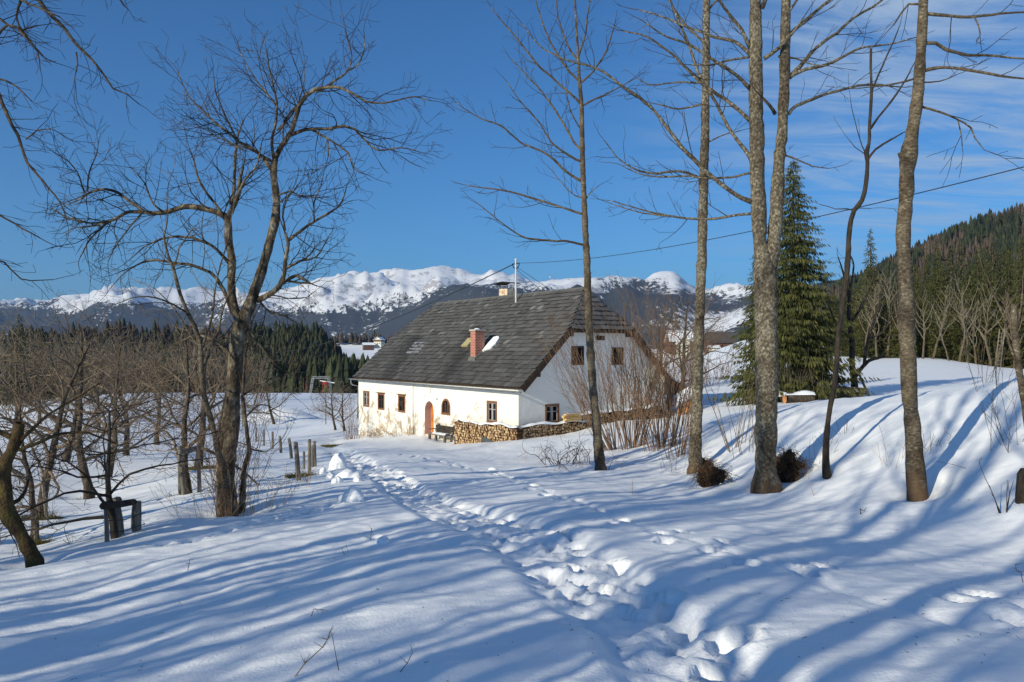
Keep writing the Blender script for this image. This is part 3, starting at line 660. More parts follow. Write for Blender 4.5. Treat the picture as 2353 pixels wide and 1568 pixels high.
# ridge capping, bargeboards
mb = MB(); rs_ = np.random.RandomState(4)
for i in range(38):
    a0 = RR+(HL-2*RR)*i/38; a1 = a0+(HL-2*RR)/38*1.06
    mb.tube([np.array(H(a, HW_/2, ZR+sag(a, HW_/2)+.015+.012*(j == 0)+rs_.uniform(0, .01))) for j, a in enumerate((a0, a1))], .06, 7, c=.6)
hb(mb, 'ridge_cap', M['slate'], roof)
mb = MB()
for f_ in (pf, pb):
    for a_ in (-GV, HL+GV-.03):
        mb = MB(); mb.hexa([f_(a, t, h) for h in (-.30, -.02) for a, t in ((a_-.03, 0), (a_, 0), (a_, TS1), (a_-.03, TS1))]); hb(mb, 'bargeboard', M['wood_beam'], roof)
for a_ in (-GV, HL+GV):
    mb = MB(); mb.hexa([H(a_+q, s, rz(S1)+sag(a_, S1)+z) for z in (-.22, -.06) for q, s in ((-.02, S1), (.02, S1), (.02, HW_-S1), (-.02, HW_-S1))]); hb(mb, 'hip_board', M['wood_beam'], roof)
# purlin ends under the verge
mb = MB()
for s in (.95, HW_/2, HW_-.95, S1+.2, HW_-S1-.2):
    zz_ = rz(min(s, HW_-s))-.3 if abs(s-HW_/2) > .1 else rz(S1)-.3
    mb = MB(); mb.hexa([H(a, s+q, zz_+z) for z in (-.24, 0) for a, q in ((-.42, -.1), (.1, -.1), (.1, .1), (-.42, .1))]); hb(mb, 'purlin_end', M['wood_beam'])
# gutter with brackets and spout
mb = MB(); a_s = np.linspace(-GV-.15, HL+GV+.25, 30); gzl = lambda a: ZE-.09-.07*(1-a/HL)
for A0, A1 in zip(a_s[:-1], a_s[1:]):
    ang = np.linspace(math.pi*1.02, 2*math.pi, 7)
    for sgn in (1,):
        v = [H(A, -OV-.13+.085*math.cos(q), gzl(A)+.085*math.sin(q)) for A in (A0, A1) for q in ang]
        mb.add(v, [(i, i+1, 8+i, 7+i) for i in range(6)])
for a_ in np.arange(0, HL, .9): mb.tube([H(a_, -OV-.13+.092*math.cos(q), gzl(a_)+.092*math.sin(q)) for q in np.linspace(math.pi, 2*math.pi, 6)]+[H(a_, -OV+.05, gzl(a_)+.1)], .01, 4)
gut = hb(mb, 'gutter', M['zinc'])
mb = MB(); e_ = HL+GV; mb.tube([H(e_, -OV-.13, gzl(HL)-.08), H(e_, -OV-.13, gzl(HL)-.3), H(e_-.06, -OV-.05, gzl(HL)-.42), H(e_-.35, .05, gzl(HL)-.5), H(e_-.42, -.06, -4.6)], .05, 8); hb(mb, 'downpipe', M['zinc'], gut, smooth=True)
# brick chimney on the front slope
def on_roof(x, y):
    lo, hi = -OV, HW_/2
    for _ in range(40):
        s = (lo+hi)/2; a, z = ray_front(x, y, s)
        if z > rz(s)+sag(a, s): lo = s
        else: hi = s
    return a, s, rz(s)+sag(a, s)
ac, sc, zc = on_roof(1088, 826); cw, cl_ = .46, .46; ztc = zc+1.56
mb = MB(); M3 = [H(a, s, z) for z in (zc-.3, ztc) for a, s in ((ac+cl_/2, sc-.05), (ac-cl_/2, sc-.05), (ac-cl_/2, sc+cw+.1), (ac+cl_/2, sc+cw+.1))]
oc = np.array(H(ac, sc, zc))
# bricks in the chimney's own frame so that courses run level round it
bm = MB(); bm.box((-cl_/2, -(cw+.15)/2, -.3), (cl_/2, (cw+.15)/2, 1.56)); ch = bm.build('chimney', M['brick']); ch.parent = roof
ch.location = np.array(H(ac, sc+(cw+.05)/2, zc))-HO; ch.rotation_euler = (0, 0, math.atan2(hu[1], hu[0])); ch['_o'] = list(map(float, HO))
bm = MB(); bm.box((-cl_/2-.06, -(cw+.15)/2-.06, 1.56), (cl_/2+.06, (cw+.15)/2+.06, 1.64)); o = bm.build('chimney_cap', M['concrete'], ch)
bm = MB()
rs_ = np.random.RandomState(9); k = 10; ring = [(-.05+.22*math.cos(q)*rs_.uniform(.7, 1.2), .1+.2*math.sin(q)*rs_.uniform(.6, 1.1)) for q in np.linspace(0, 2*math.pi, k, endpoint=False)]
bm.add([(x, y, 1.64) for x, y in ring]+[(x*.6, y*.7, 1.70) for x, y in ring]+[(-.02, .06, 1.72)], [(i, (i+1) % k, k+(i+1) % k, k+i) for i in range(k)]); bm.f.append(np.array([[k+i, k+(i+1) % k, 2*k] for i in range(k)])); bm.m.append(np.zeros(k, int)); bm.build('snow_cap', M['snow'], ch, smooth=True)
mb = MB()
for a0, a1, s0, s1_, hh in ((ac-cl_/2-.09, ac+cl_/2+.09, sc-.16, sc+.02, .2), (ac-cl_/2-.10, ac-cl_/2-.004, sc-.1, sc+cw+.25, .14)):
    v = [H(a, s, rz(s)+sag(a, s)+z) for z in (.03, hh) for a, s in ((a1, s0), (a0, s0), (a0, s1_), (a1, s1_))]; mb.hexa(v)
hb(mb, 'flashing', M['lead'], roof)
# snow lying behind the chimney, roof hatch, pale glass tiles, chimney shadow as a dark patch, small replacement sheet
def roofpatch(a0, a1, s0, s1_, h, m_, name, wob=0, n=6):
    q = MB(); g = np.random.RandomState(8)
    ring = [(a0, s0), (a1, s0), (a1, s1_), (a0, s1_)]
    if wob: ring = [(a0+(a1-a0)*x+g.uniform(-wob, wob), s0+(s1_-s0)*y+g.uniform(-wob, wob)) for x, y in ((0, 0), (.5, -.05), (1, 0), (1.05, .5), (1, 1), (.5, 1.05), (.1, .9), (-.05, .5))]
    k = len(ring); v = [pf(a, (s+OV)*SF, .035) for a, s in ring]+[pf(a, (s+OV)*SF, .035+h) for a, s in ring]
    q.add(v, [(i, (i+1) % k, k+(i+1) % k, k+i) for i in range(k)]); q.f.append(np.array([[k+i for i in range(k)]])); q.m.append(np.array([0]))
    return hb(q, name, m_, roof)
roofpatch(ac-.95, ac-.28, sc+.5, sc+1.25, .10, M['snow'], 'snow_patch', .09)
roofpatch(ac-1.2, ac-.26, sc+.35, sc+1.5, .008, M['slate_sheet_or_shade'], 'roof_sheet_or_shade')  # the chimney's cast shadow, painted as a thin dark patch on the slates
a_, s_, _ = on_roof(1072, 797); roofpatch(a_-.35, a_+.28, s_-.1, s_+.4, .16, M['yellowsheet'], 'roof_hatch')
a_, s_, _ = on_roof(953, 803)
for i in range(3): 
    for j in range(2): roofpatch(a_-.9+j*.75+.1*i, a_-.2+j*.75+.1*i, s_-.3+i*.27, s_-.06+i*.27, .012, M['lightslate'], 'glass_tile')
a_, s_, _ = on_roof(1123, 751); roofpatch(a_-.45, a_+.25, s_-.02, s_+.24, .012, M['slate_sheet_or_shade'], 'roof_sheet_or_shade')
# plastered ridge chimney with metal hood
ac2, _ = ray_front(1164, 690, HW_/2+.7); zc2 = ray_front(1164, 665, HW_/2+.7)[1]
bm = MB(); bm.box((-.42, -.34, -1.6), (.42, .34, 0)); ch2 = bm.build('chimney', M['chim_plaster']); ch2.parent = roof
ch2.location = np.array(H(ac2, HW_/2+.75, zc2))-HO; ch2.rotation_euler = (0, 0, math.atan2(hu[1], hu[0])); ch2['_o'] = list(map(float, HO))
bm = MB()
for x, y in ((-.3, -.25), (.3, -.25), (-.3, .25), (.3, .25)): bm.tube([(x, y, 0), (x*1.1, y*1.1, .3)], .018, 4)
xs = np.linspace(-.75, .75, 9)
v = [(x, y, .30+.13*(1-(x/.75)**2)+h) for h in (0, .015) for x in xs for y in (-.5, .5)]
bm.add(v, [(2*i+18*h, 2*i+1+18*h, 2*i+3+18*h, 2*i+2+18*h) for i in range(8) for h in (0, 1)]); bm.build('metal_hood', M['rust'], ch2)
# service mast and stays
am_, sm_, zm_ = on_roof(1185, 697); ztm = (HY-597)/F*H(am_, sm_, 0)[1]
mb = MB(); mb.tube([H(am_, sm_, zm_-.4), H(am_, sm_, ztm)], .055, 10); mb.tube([H(am_, sm_, ztm-.02), H(am_, sm_, ztm+.06)], .075, 10)
mb.tube([H(am_, sm_, ztm-1.25), H(am_, sm_, ztm-1.2)], .07, 10)
mast = hb(mb, 'service_mast', M['pole'], smooth=False)
mb = MB()
for sx in (-1, 1): mb.tube([H(am_+sx*.05, sm_, ztm-.25), H(am_+sx*.32, sm_-sx*.02, ztm-.22), H(am_+sx*.22, sm_, ztm-.45), H(am_+sx*.04, sm_, ztm-.55)], .03, 5)
hb(mb, 'insulator_bracket', M['black'], mast)
mb = MB(); mb.tube([H(am_, sm_, ztm-.55), H(am_-1.5, HW_/2+.1, ZR+.2)], .012, 4); mb.tube([H(am_, sm_, ztm-.4), H(am_-2.2, HW_/2+.2, ZR+.2)], .012, 4); hb(mb, 'stay_wire', M['black'], mast)
mb = MB(); mb.hexa([pf(a, t, h) for h in (.03, .05) for a, t in ((am_-.16, (sm_+OV)*SF-.35), (am_+.16, (sm_+OV)*SF-.35), (am_+.12, (sm_+OV)*SF+.2), (am_-.12, (sm_+OV)*SF+.2))]); hb(mb, 'mast_collar', M['lead'], mast)
# lean-to at the back corner
mb = MB()
def lt(s, h): return H(0.1, s, h)
for s0, s1_, z0, z1 in ((HW_+.02, HW_+.35, -4.6, -1.75),):
    for i in range(3):
        q0 = s0+i*.16; mb.hexa([H(a, s, z) for z in (z0, z1-i*.12) for a, s in ((-.1, q0), (-.1, q0+.15), (-.06, q0+.15), (-.06, q0))])
mb.hexa([H(a, s, z) for z in (-4.6, -2.1) for a, s in ((3.0, HW_), (3.0, HW_+1.9), (3.1, HW_+1.9), (3.1, HW_))])
mb.hexa([H(a, s, z) for z in (-4.3, -2.5) for a, s in ((.0, HW_+1.9), (.12, HW_+1.9), (.12, HW_+2.02), (.0, HW_+2.02))])
ls = hb(mb, 'lean_to', M['wood_beam'])
mb = MB(); mb.hexa([H(a, s, z-(s-HW_)*.42) for z in (-1.80, -1.70) for a, s in ((-.45, HW_-.2), (-.45, HW_+2.5), (4, HW_+2.5), (4, HW_-.2))]); hb(mb, 'lean_to_roof', M['wood_beam'], ls)
mb = MB(); mb.hexa([H(a, s, z-(s-HW_)*.42) for z in (-1.69, -1.66) for a, s in ((-.5, HW_+.7), (-.5, HW_+2.55), (4, HW_+2.55), (4, HW_+.7))]); hb(mb, 'roof_sheet_or_shade', M['green_sheet'], ls)
# cream dish on the gable
s_, z_ = ray_gable(1511, 863, -.35); mb = MB(); k = 20
ring = [(s_+.62*math.cos(q), z_+.62*math.sin(q)) for q in np.linspace(0, 2*math.pi, k, endpoint=False)]
v = [H(-.35, *p) for p in ring]+[H(-.30, s_+(p[0]-s_)*.55, z_+(p[1]-z_)*.55) for p in ring]+[H(-.25, s_, z_)]
v += [H(-.37, *p) for p in ring]
f = [(i, (i+1) % k, k+(i+1) % k, k+i) for i in range(k)]; mb.add(v, f+[(i, 3*k-k+1+i, 2*k+1+(i+1) % k, (i+1) % k) for i in range(k)]); mb.f.append(np.array([[k+i, k+(i+1) % k, 2*k] for i in range(k)])); mb.m.append(np.zeros(k, int))
mb.tube([H(-.3, s_, z_), H(.05, s_, z_-.1)], .03, 5)
hb(mb, 'dish', M['cream'])

# ------------------------------------------------------------ firewood
def woodstack(label, base, out, zb, zt, seed, cap=True, group=None, yel=False, r0=.075):
    """base: polyline of world xy points (front face), out: outward normals per segment, zb / zt: height functions of distance"""
    g = random.Random(seed); base = [np.array(b_, float) for b_ in base]; L = [0]
    for p, q in zip(base[:-1], base[1:]): L.append(L[-1]+np.linalg.norm(q-p))
    zm = min(zb(x) for x in np.linspace(0, L[-1], 9))
    t_ = empty('firewood_stack', (*base[0], zm), label, 'firewood stack', group); O = np.array([*base[0], zm])
    logs = []
    for i, (p, q) in enumerate(zip(base[:-1], base[1:])):
        d = (q-p)/np.linalg.norm(q-p); n = np.array(out[i]); z = zm-.3; row = 0
        while z < max(zt(L[i]), zt(L[i+1]), zt((L[i]+L[i+1])/2)):
            x = g.uniform(0, .1)
            while x < L[i+1]-L[i]:
                rr = r0*g.uniform(.62, 1.25); xx = x+rr; zz_ = z+g.uniform(-.025, .025); dist = L[i]+xx
                if zb(dist)-.15 < zz_ < zt(dist)-rr*.6+g.uniform(-.03, .03): logs.append((p+d*xx, zz_, rr, d, n))
                x += rr*2*.98
            z += r0*1.66; row += 1
    g.shuffle(logs); parts = MB(); made = 0
    def log(m_, L_):
        c, z, rr, d, n = L_; k = g.choice((5, 6, 7)); a0 = g.random()*6; e = g.uniform(-.05, .03); dep = .36; split = g.random() < .55
        ang = [a0+2*math.pi*j/k for j in range(k)]; rs = [rr*g.uniform(.8, 1.1) for _ in ang]
        if split: rs = [r*(.55 if math.cos(a-a0) > .45 else 1.08) for r, a in zip(rs, ang)]
        v = []
        for q in (e, -dep):
            for r_, a in zip(rs, ang): v.append((c[0]+d[0]*r_*math.cos(a)+n[0]*q-O[0], c[1]+d[1]*r_*math.cos(a)+n[1]*q-O[1], z+r_*math.sin(a)-O[2]))
        cv_ = g.random()
        b0 = m_.n; m_.add(v, [(j, (j+1) % k, k+(j+1) % k, k+j) for j in range(k)], 1, cv_)
        m_.f.append(np.array([[b0+j for j in range(k)][::-1]])); m_.m.append(np.array([0]))
    for i, L_ in enumerate(logs):
        if i < 100: m_ = MB(); log(m_, L_); m_.build('log', [M['log_end'], M['log_side']], t_)
        else: log(parts, L_)
    if parts.n: o = parts.build('logs', [M['log_end'], M['log_side']], t_); o['kind'] = 'stuff'
    bk = MB()   # dark backing of the gaps
    for i, (p, q) in enumerate(zip(base[:-1], base[1:])):
        n = np.array(out[i])
        for A, B in zip(np.linspace(0, 1, 9)[:-1], np.linspace(0, 1, 9)[1:]):
            v = []
            for w in (0, 1):
                for T, dpt in ((A, -.07), (B, -.07), (B, -.34), (A, -.34)):
                    c = p+(q-p)*T; dist = L[i]+(L[i+1]-L[i])*T; z = (zb(dist)-.3) if w == 0 else zt(dist)-.08
                    v.append((c[0]+n[0]*dpt-O[0], c[1]+n[1]*dpt-O[1], z-O[2]))
            bk.hexa(v)
    bk.build('stack_core', M['log_side'], t_)
    if cap:
        sc_ = MB(); n_s = 60; v = []; 
        for j in range(n_s+1):
            dist = L[-1]*j/n_s; i = max(0, min(len(L)-2, int(np.searchsorted(L, dist)-1))); c = base[i]+(base[i+1]-base[i])*((dist-L[i])/(L[i+1]-L[i])); n = np.array(out[i])
            h = .03+.09*max(0, pn(np.float64(dist*1.3+seed), np.float64(.5))+.35)
            for dpt, hz in ((-.02-.1*abs(pn(np.float64(dist*3), np.float64(seed*1.)))), -.01), (-.12, h), (-.30, h*1.1), (-.42, -.02): 
                v.append((c[0]+n[0]*dpt-O[0], c[1]+n[1]*dpt-O[1], zt(dist)+hz-O[2]))
        sc_.add(v, [(4*j+q, 4*j+q+1, 4*j+q+5, 4*j+q+4) for j in range(n_s) for q in range(3)]); sc_.build('snow_cap', M['snow'], t_, smooth=True)
    return t_
nF = -hv; nG = -hu
SO = -.75
a0, z_a = ray_front(1041.5, 968, SO); aE = -SO
p0 = H(a0, SO, 0)[:2]; pC = H(-.75, SO, 0)[:2]; zT0 = z_a; zT1 = (HY-982)/F*pC[1]
s_end = ray_gable(1356, 968, -.75)[0]; pE = H(-.75, s_end, 0)[:2]; LA = np.linalg.norm(np.array(pC)-np.array(p0)); zT2 = (HY-968)/F*pE[1]
zTm = (HY-974)/F*H(-.75, (s_end+SO)/2, 0)[1]
def topA(d):
    if d < LA: return zT0+(zT1-zT0)*d/LA+.05*math.sin(d*2.1)+.03*math.sin(d*5)
    return float(np.interp(d, [LA, LA+(s_end-SO)/2, LA+s_end-SO], [zT1, zTm, zT2]))+.04*math.sin(d*3)
a3, a4 = ray_front(1106, 1000, SO)[0], ray_front(1140, 1000, SO)[0]
def botA(d):
    # an opening under the pile where a dark sheet leans
    if a0-a3+.05 < d < a0-a4+.35: return zT1-.95
    return -5.6
def lerpxy(p, q, t): return (p[0]+(q[0]-p[0])*t, p[1]+(q[1]-p[1])*t)
woodstack('long firewood stack wrapped round the near house corner, light log ends facing the yard', [p0, pC, pE], [nF, nG], botA, topA, 11)
s0b = ray_gable(1303, 955, -.45)[0]; s1b = ray_gable(1538, 955, -.45)[0]; q0 = H(-.45, s0b, 0)[:2]; q1 = H(-.45, s1b, 0)[:2]; LB = s1b-s0b
def topB(d): 
    xs_ = [0, LB*.25, LB*.6, LB*.78, LB*.88, LB]; ys_ = [(HY-y)/F*H(-.45, s0b+x, 0)[1] for x, y in zip(xs_, (957, 950, 942, 938, 932, 946))]
    return float(np.interp(d, xs_, ys_))+.03*math.sin(d*4)
woodstack('low reddish firewood stack along the shaded gable, behind the hazel stems', [q0, q1], [nG], lambda d: -5.0, topB, 12)
# dark sheet leaning in the gap
b0, b1 = ray_front(1106, 1020, SO)[0], ray_front(1143, 1022, SO)[0]; zt_ = (HY-1003)/F*H(b0, SO, 0)[1]; zb_ = (HY-1024)/F*H(b0, SO, 0)[1]
mb = MB(); v = [H(b0, SO-.05, zb_-.3), H(b1, SO-.05, zb_-.3), H(b1+.2, SO-.02, zb_+.1), H(b0-.9, SO+.02, zt_-.12), H(b0, SO+.02, zt_)]; v2 = [(x-hv[0]*.03, y-hv[1]*.03, z) for x, y, z in v]
mb.add(v+v2, [(5, 6, 7, 8), (0, 1, 6, 5), (3, 4, 9, 8), (4, 0, 5, 9)]); mb.f.append(np.array([[0, 1, 2, 3, 4], [5, 6, 7, 8, 9]])); mb.m.append(np.zeros(2, int)); o = mb.build('panel', M['slate_sheet_or_shade'], loc=H(b0, SO, zb_)); tag(o, 'dark grey panel leaning in the gap under the log stack', 'panel')
# yellow planks on the gable pile
t_ = empty('plank_pile', H(-.7, s0b-.3, -4.0), 'few yellow planks lying beside the gable window at the reddish log stack', 'plank pile'); O = np.array(t_.location)
for i in range(5):
    z = (HY-972)/F*H(-.7, s0b, 0)[1]+.1+i*.075; m_ = MB(); g0 = s0b-.6+rnd.uniform(0, .35)
    m_.hexa([np.array(H(a, s, zz_))-O for zz_ in (z, z+.05) for a, s in ((-.8+rnd.uniform(-.06, .06), g0), (-.8, g0+1.1), (-.6, g0+1.1), (-.6, g0))]); m_.build('plank', M['plank_yel'], t_)
# snow-covered boards by the lean-to
for k_, (x0, y0, x1, y1, D, lab) in enumerate(((1556, 962, 1598, 936, 43.5, 'orange board leaning under snow in front of the lean-to'), (1560, 950, 1592, 925, 45, 'snow-loaded orange board behind the leaning one by the lean-to'))):
    p = np.array(P(x0, y0, D)); q = np.array(P(x1, y1, D+.8)); up = np.array([.1, .5, .55]); m_ = MB()
    v = [p, q, q+up*.9, p+up*.9]; w_ = [c+np.array([.02, -.03, .03]) for c in v]; m_.hexa([v[0], v[1], w_[1], w_[0], v[3], v[2], w_[2], w_[3]]); 
    o = m_.build('board', M['plank_new'], loc=tuple(p)); tag(o, lab, 'board', 'boards beside the lean-to')
    m_ = MB(); v = [c+np.array([-.05, .1, .14])-p for c in (p+up*.75, q+up*.75, q+up*1.9, p+up*1.9)]; w_ = [c+np.array([0, -.05, .12]) for c in v]
    m_.hexa([v[0], v[1], v[2], v[3], w_[0], w_[1], w_[2], w_[3]]); m_.build('snow_cover', M['snow'], o)

# ------------------------------------------------------------ bench in front of the door
bc = at(1008, 42.6); bz = gzs(bc[0], bc[1]); bench = empty('garden_bench', (bc[0]+.05, bc[1], bz), 'weathered grey wooden bench with snow on its seat beside the orange door', 'bench', rz=math.atan2(-hu[1], -hu[0]))
def part(par, name, m_, boxes=(), tubes=(), smooth=False):
    q = MB()
    for b_ in boxes: q.box(*b_)
    for t_ in tubes: q.tube(*t_)
    return q.build(name, m_, par, smooth)
part(bench, 'seat', M['wood_old'], [((-.85, -.25, .34), (.85, -.05, .39)), ((-.85, -.03, .34), (.85, .2, .39))])
for x in (-.75, -.1, .75):
    part(bench, 'leg', M['wood_old'], [((x-.06, -.24, -.2), (x+.06, -.12, .34))])
for x in (-.78, .78):
    q = MB(); q.hexa([(x-.05, .12, -.2), (x+.05, .12, -.2), (x+.05, .24, -.2), (x-.05, .24, -.2), (x-.05, .36, .88), (x+.05, .36, .88), (x+.05, .46, .88), (x-.05, .46, .88)]); q.build('post', M['wood_old'], bench)
q = MB()
for z0 in (.45, .64): q.hexa([(-.9, .22+z0*.12, z0), (.9, .22+z0*.12, z0), (.9, .26+z0*.12, z0), (-.9, .26+z0*.12, z0), (-.9, .24+z0*.12, z0+.17), (.9, .24+z0*.12, z0+.17), (.9, .28+z0*.12, z0+.17), (-.9, .28+z0*.12, z0+.17)])
q.build('backrest', M['bark_dark'], bench)
part(bench, 'armrest', M['wood_old'], [((-.9, -.22, .58), (-.78, .3, .62))])
q = MB(); g = np.random.RandomState(1); xs = np.linspace(-.5, .8, 9)
q.add([(x, y, .39+(0.0 if e else .05+.03*g.rand())) for x in xs for y, e in ((-.2-.03*g.rand(), 1), (-.1, 0), (.1, 0), (.19, 1))], [(4*i+j, 4*i+j+1, 4*i+j+5, 4*i+j+4) for i in range(8) for j in range(3)]); q.build('snow_cover', M['snow'], bench, True)

# ------------------------------------------------------------ cables
def cable(p, q, sagd, r, lab, n=40):
    p = np.array(p); q = np.array(q); t_ = np.linspace(0, 1, n); pts = p+(q-p)*t_[:, None]; pts[:, 2] -= sagd*4*t_*(1-t_)
    m_ = MB(); m_.tube(pts, r, 5); o = m_.build('power_cable', M['black'], loc=tuple(p)); tag(o, lab, 'cable')
mt = H(am_, sm_, ztm-.2)
cable(mt, P(2600, 320, 14), .55, .012, 'black cable rising from the roof mast to the upper right')
cable(mt, P(560, 806, 150), 2.2, .03, 'black cable dropping from the roof mast to the lower left')

# ------------------------------------------------------------ bare trees
def norm(v):
    l = math.sqrt(v[0]*v[0]+v[1]*v[1]+v[2]*v[2]) or 1; return (v[0]/l, v[1]/l, v[2]/l)
def deflect(d, ang, g, az=None):
    h = (0, 0, 1) if abs(d[2]) < .9 else (1, 0, 0)
    u = norm((d[1]*h[2]-d[2]*h[1], d[2]*h[0]-d[0]*h[2], d[0]*h[1]-d[1]*h[0])); w = (d[1]*u[2]-d[2]*u[1], d[2]*u[0]-d[0]*u[2], d[0]*u[1]-d[1]*u[0])
    a = g.random()*2*math.pi if az is None else az; c, s = math.cos(a)*math.sin(ang), math.sin(a)*math.sin(ang); k = math.cos(ang)
    return norm((d[0]*k+u[0]*c+w[0]*s, d[1]*k+u[1]*c+w[1]*s, d[2]*k+u[2]*c+w[2]*s))
def grow(out, p, d, L, r, lev, Q, g):
    """out: list of segments; Q: dict of habits"""
    step = Q['step'][min(lev, len(Q['step'])-1)]; n = max(2, int(L/step+.5)); h = L/n
    wig = Q['wig']; up = Q['up'][min(lev, len(Q['up'])-1)]; dens = Q['dens'][min(lev, len(Q['dens'])-1)] if lev < Q['max'] else 0
    r1 = max(Q['rmin'], r*.25); acc = g.random()
    for i in range(n):
        t = i/n
        d = norm((d[0]+g.gauss(0, wig), d[1]+g.gauss(0, wig), d[2]+g.gauss(0, wig)+up*h))
        q = (p[0]+d[0]*h, p[1]+d[1]*h, p[2]+d[2]*h); ra = r+(r1-r)*t; rb = r+(r1-r)*(t+1/n)
        out.append((*p, *q, ra, rb)); p = q
        if dens and (t > Q['bare'] or lev > 0):
            acc += dens*h
            while acc > 1:
                acc -= 1; cl = L*Q['ratio']*(1-.55*t)*g.uniform(.5, 1.25)
                if cl > Q['minlen']: grow(out, p, deflect(d, R(g.gauss(*Q['ang'])), g), cl, max(Q['rmin'], min(rb*.72, cl*Q['rk'])), lev+1, Q, g)
def catmull(pts, step):
    pts = np.array(pts, float); n = len(pts); P_ = np.vstack([2*pts[0]-pts[1], pts, 2*pts[-1]-pts[-2]]); out = []
    for i in range(n-1):
        a, b, c, d = P_[i:i+4]; L = np.linalg.norm((c-b)[:3]); k = max(1, int(L/step))
        for j in range(k):
            t = j/k; out.append(.5*((2*b)+(-a+c)*t+(2*a-5*b+4*c-d)*t*t+(-a+3*b-3*c+d)*t**3))
    out.append(pts[-1]); return np.array(out)
HAB = dict(step=(.3, .16, .11, .09), wig=.13, up=(.25, .35, .3, .2), dens=(1.6, 3.2, 4.2, 0), max=3, ratio=.55, bare=.15, minlen=.12, ang=(48, 14), rmin=.0035, rk=.012)
def hab(**k): q = dict(HAB); q.update(k); return q
def traced(name, label, D, trunks, limbs, Q, seed, barkm, twigm, group=None, cat='bare tree', spawn=1.6, clen=(.5, 1.5), steplen=.12, k=12, scale=1.0, rough=.07, shade_out=None):
    """trunks: list of [(x, y, w)...] pixel polylines at distance D (4th value: own distance); limbs the same, each growing side shoots"""
    g = random.Random(seed); rs = np.random.RandomState(seed)
    def w3(pt, dz): x, y, w = pt[:3]; d_ = (pt[3] if len(pt) > 3 else D)+dz; return (*P(x, y, d_), w*.5*d_/F*scale)
    base = w3(trunks[0][0], 0); t_ = empty(name, base[:3], label, cat, group); O = np.array(base[:3]); segs = []
    tk = MB()
    for pl in trunks:
        c = catmull([w3(p, 0) for p in pl], steplen); 
        if pl is trunks[0]:   # root flare, foot pushed below the snow
            f = np.exp(-(c[:, 2]-c[0, 2])/.13)*.2; c[:, 3] *= 1+f
            c = np.vstack([[c[0, 0]-(c[1, 0]-c[0, 0]), c[0, 1], c[0, 2]-.35, c[0, 3]*1.1], c])
        wob = np.cumsum(rs.normal(0, .004, (len(c), 3)), 0); wob -= np.linspace(0, 1, len(c))[:, None]*wob[-1]
        tk.tube(c[:, :3]-O+wob*0.6, c[:, 3]*(1+.05*rs.normal(0, 1, len(c))), k, rough=rough, rs=rs, cap=False)
    tk.build('trunk', barkm, t_, smooth=True)
    lm = MB()
    for li, pl in enumerate(limbs):
        opts = {}
        if isinstance(pl, tuple): pl, opts = pl
        dzf = opts.get('dz', g.uniform(-1, 1)*.12*len(pl)); m_ = len(pl)
        pw = [w3(p, dzf*(i/(m_-1))) for i, p in enumerate(pl)]
        c = catmull(pw, .12); wob = np.cumsum(rs.normal(0, .006, (len(c), 3)), 0); c[:, :3] += wob-wob[0]
        lm.tube(c[:, :3]-O, np.maximum(c[:, 3], Q['rmin']), 7, rough=.08, rs=rs)
        acc = g.random(); tot = len(c); sp = opts.get('spawn', spawn)
        for i in range(1, tot-1):
            dv = c[i+1, :3]-c[i, :3]; L = np.linalg.norm(dv)
            if i/tot < opts.get('bare', .08): continue
            acc += sp*L
            while acc > 1:
                acc -= 1; cl = g.uniform(*opts.get('clen', clen))*(1-.45*i/tot)
                d0 = deflect(norm(tuple(dv)), R(g.gauss(*Q['ang'])), g)
                if opts.get('rise'): d0 = norm((d0[0]*.5, d0[1]*.5, abs(d0[2])+opts['rise']))
                grow(segs, tuple(c[i, :3]-O), d0, cl, max(Q['rmin'], min(c[i, 3]*.6, cl*Q['rk'])), 1, Q, g)
        grow(segs, tuple(c[-1, :3]-O), norm(tuple(c[-1, :3]-c[-2, :3])), .5, max(c[-1, 3]*.8, Q['rmin']), 2, Q, g)
    if limbs: lm.build('limbs', barkm, t_, smooth=True)
    if segs: cb = MB(); cb.frusta(segs, 3); cb.build('twigs', twigm, t_)
    return t_

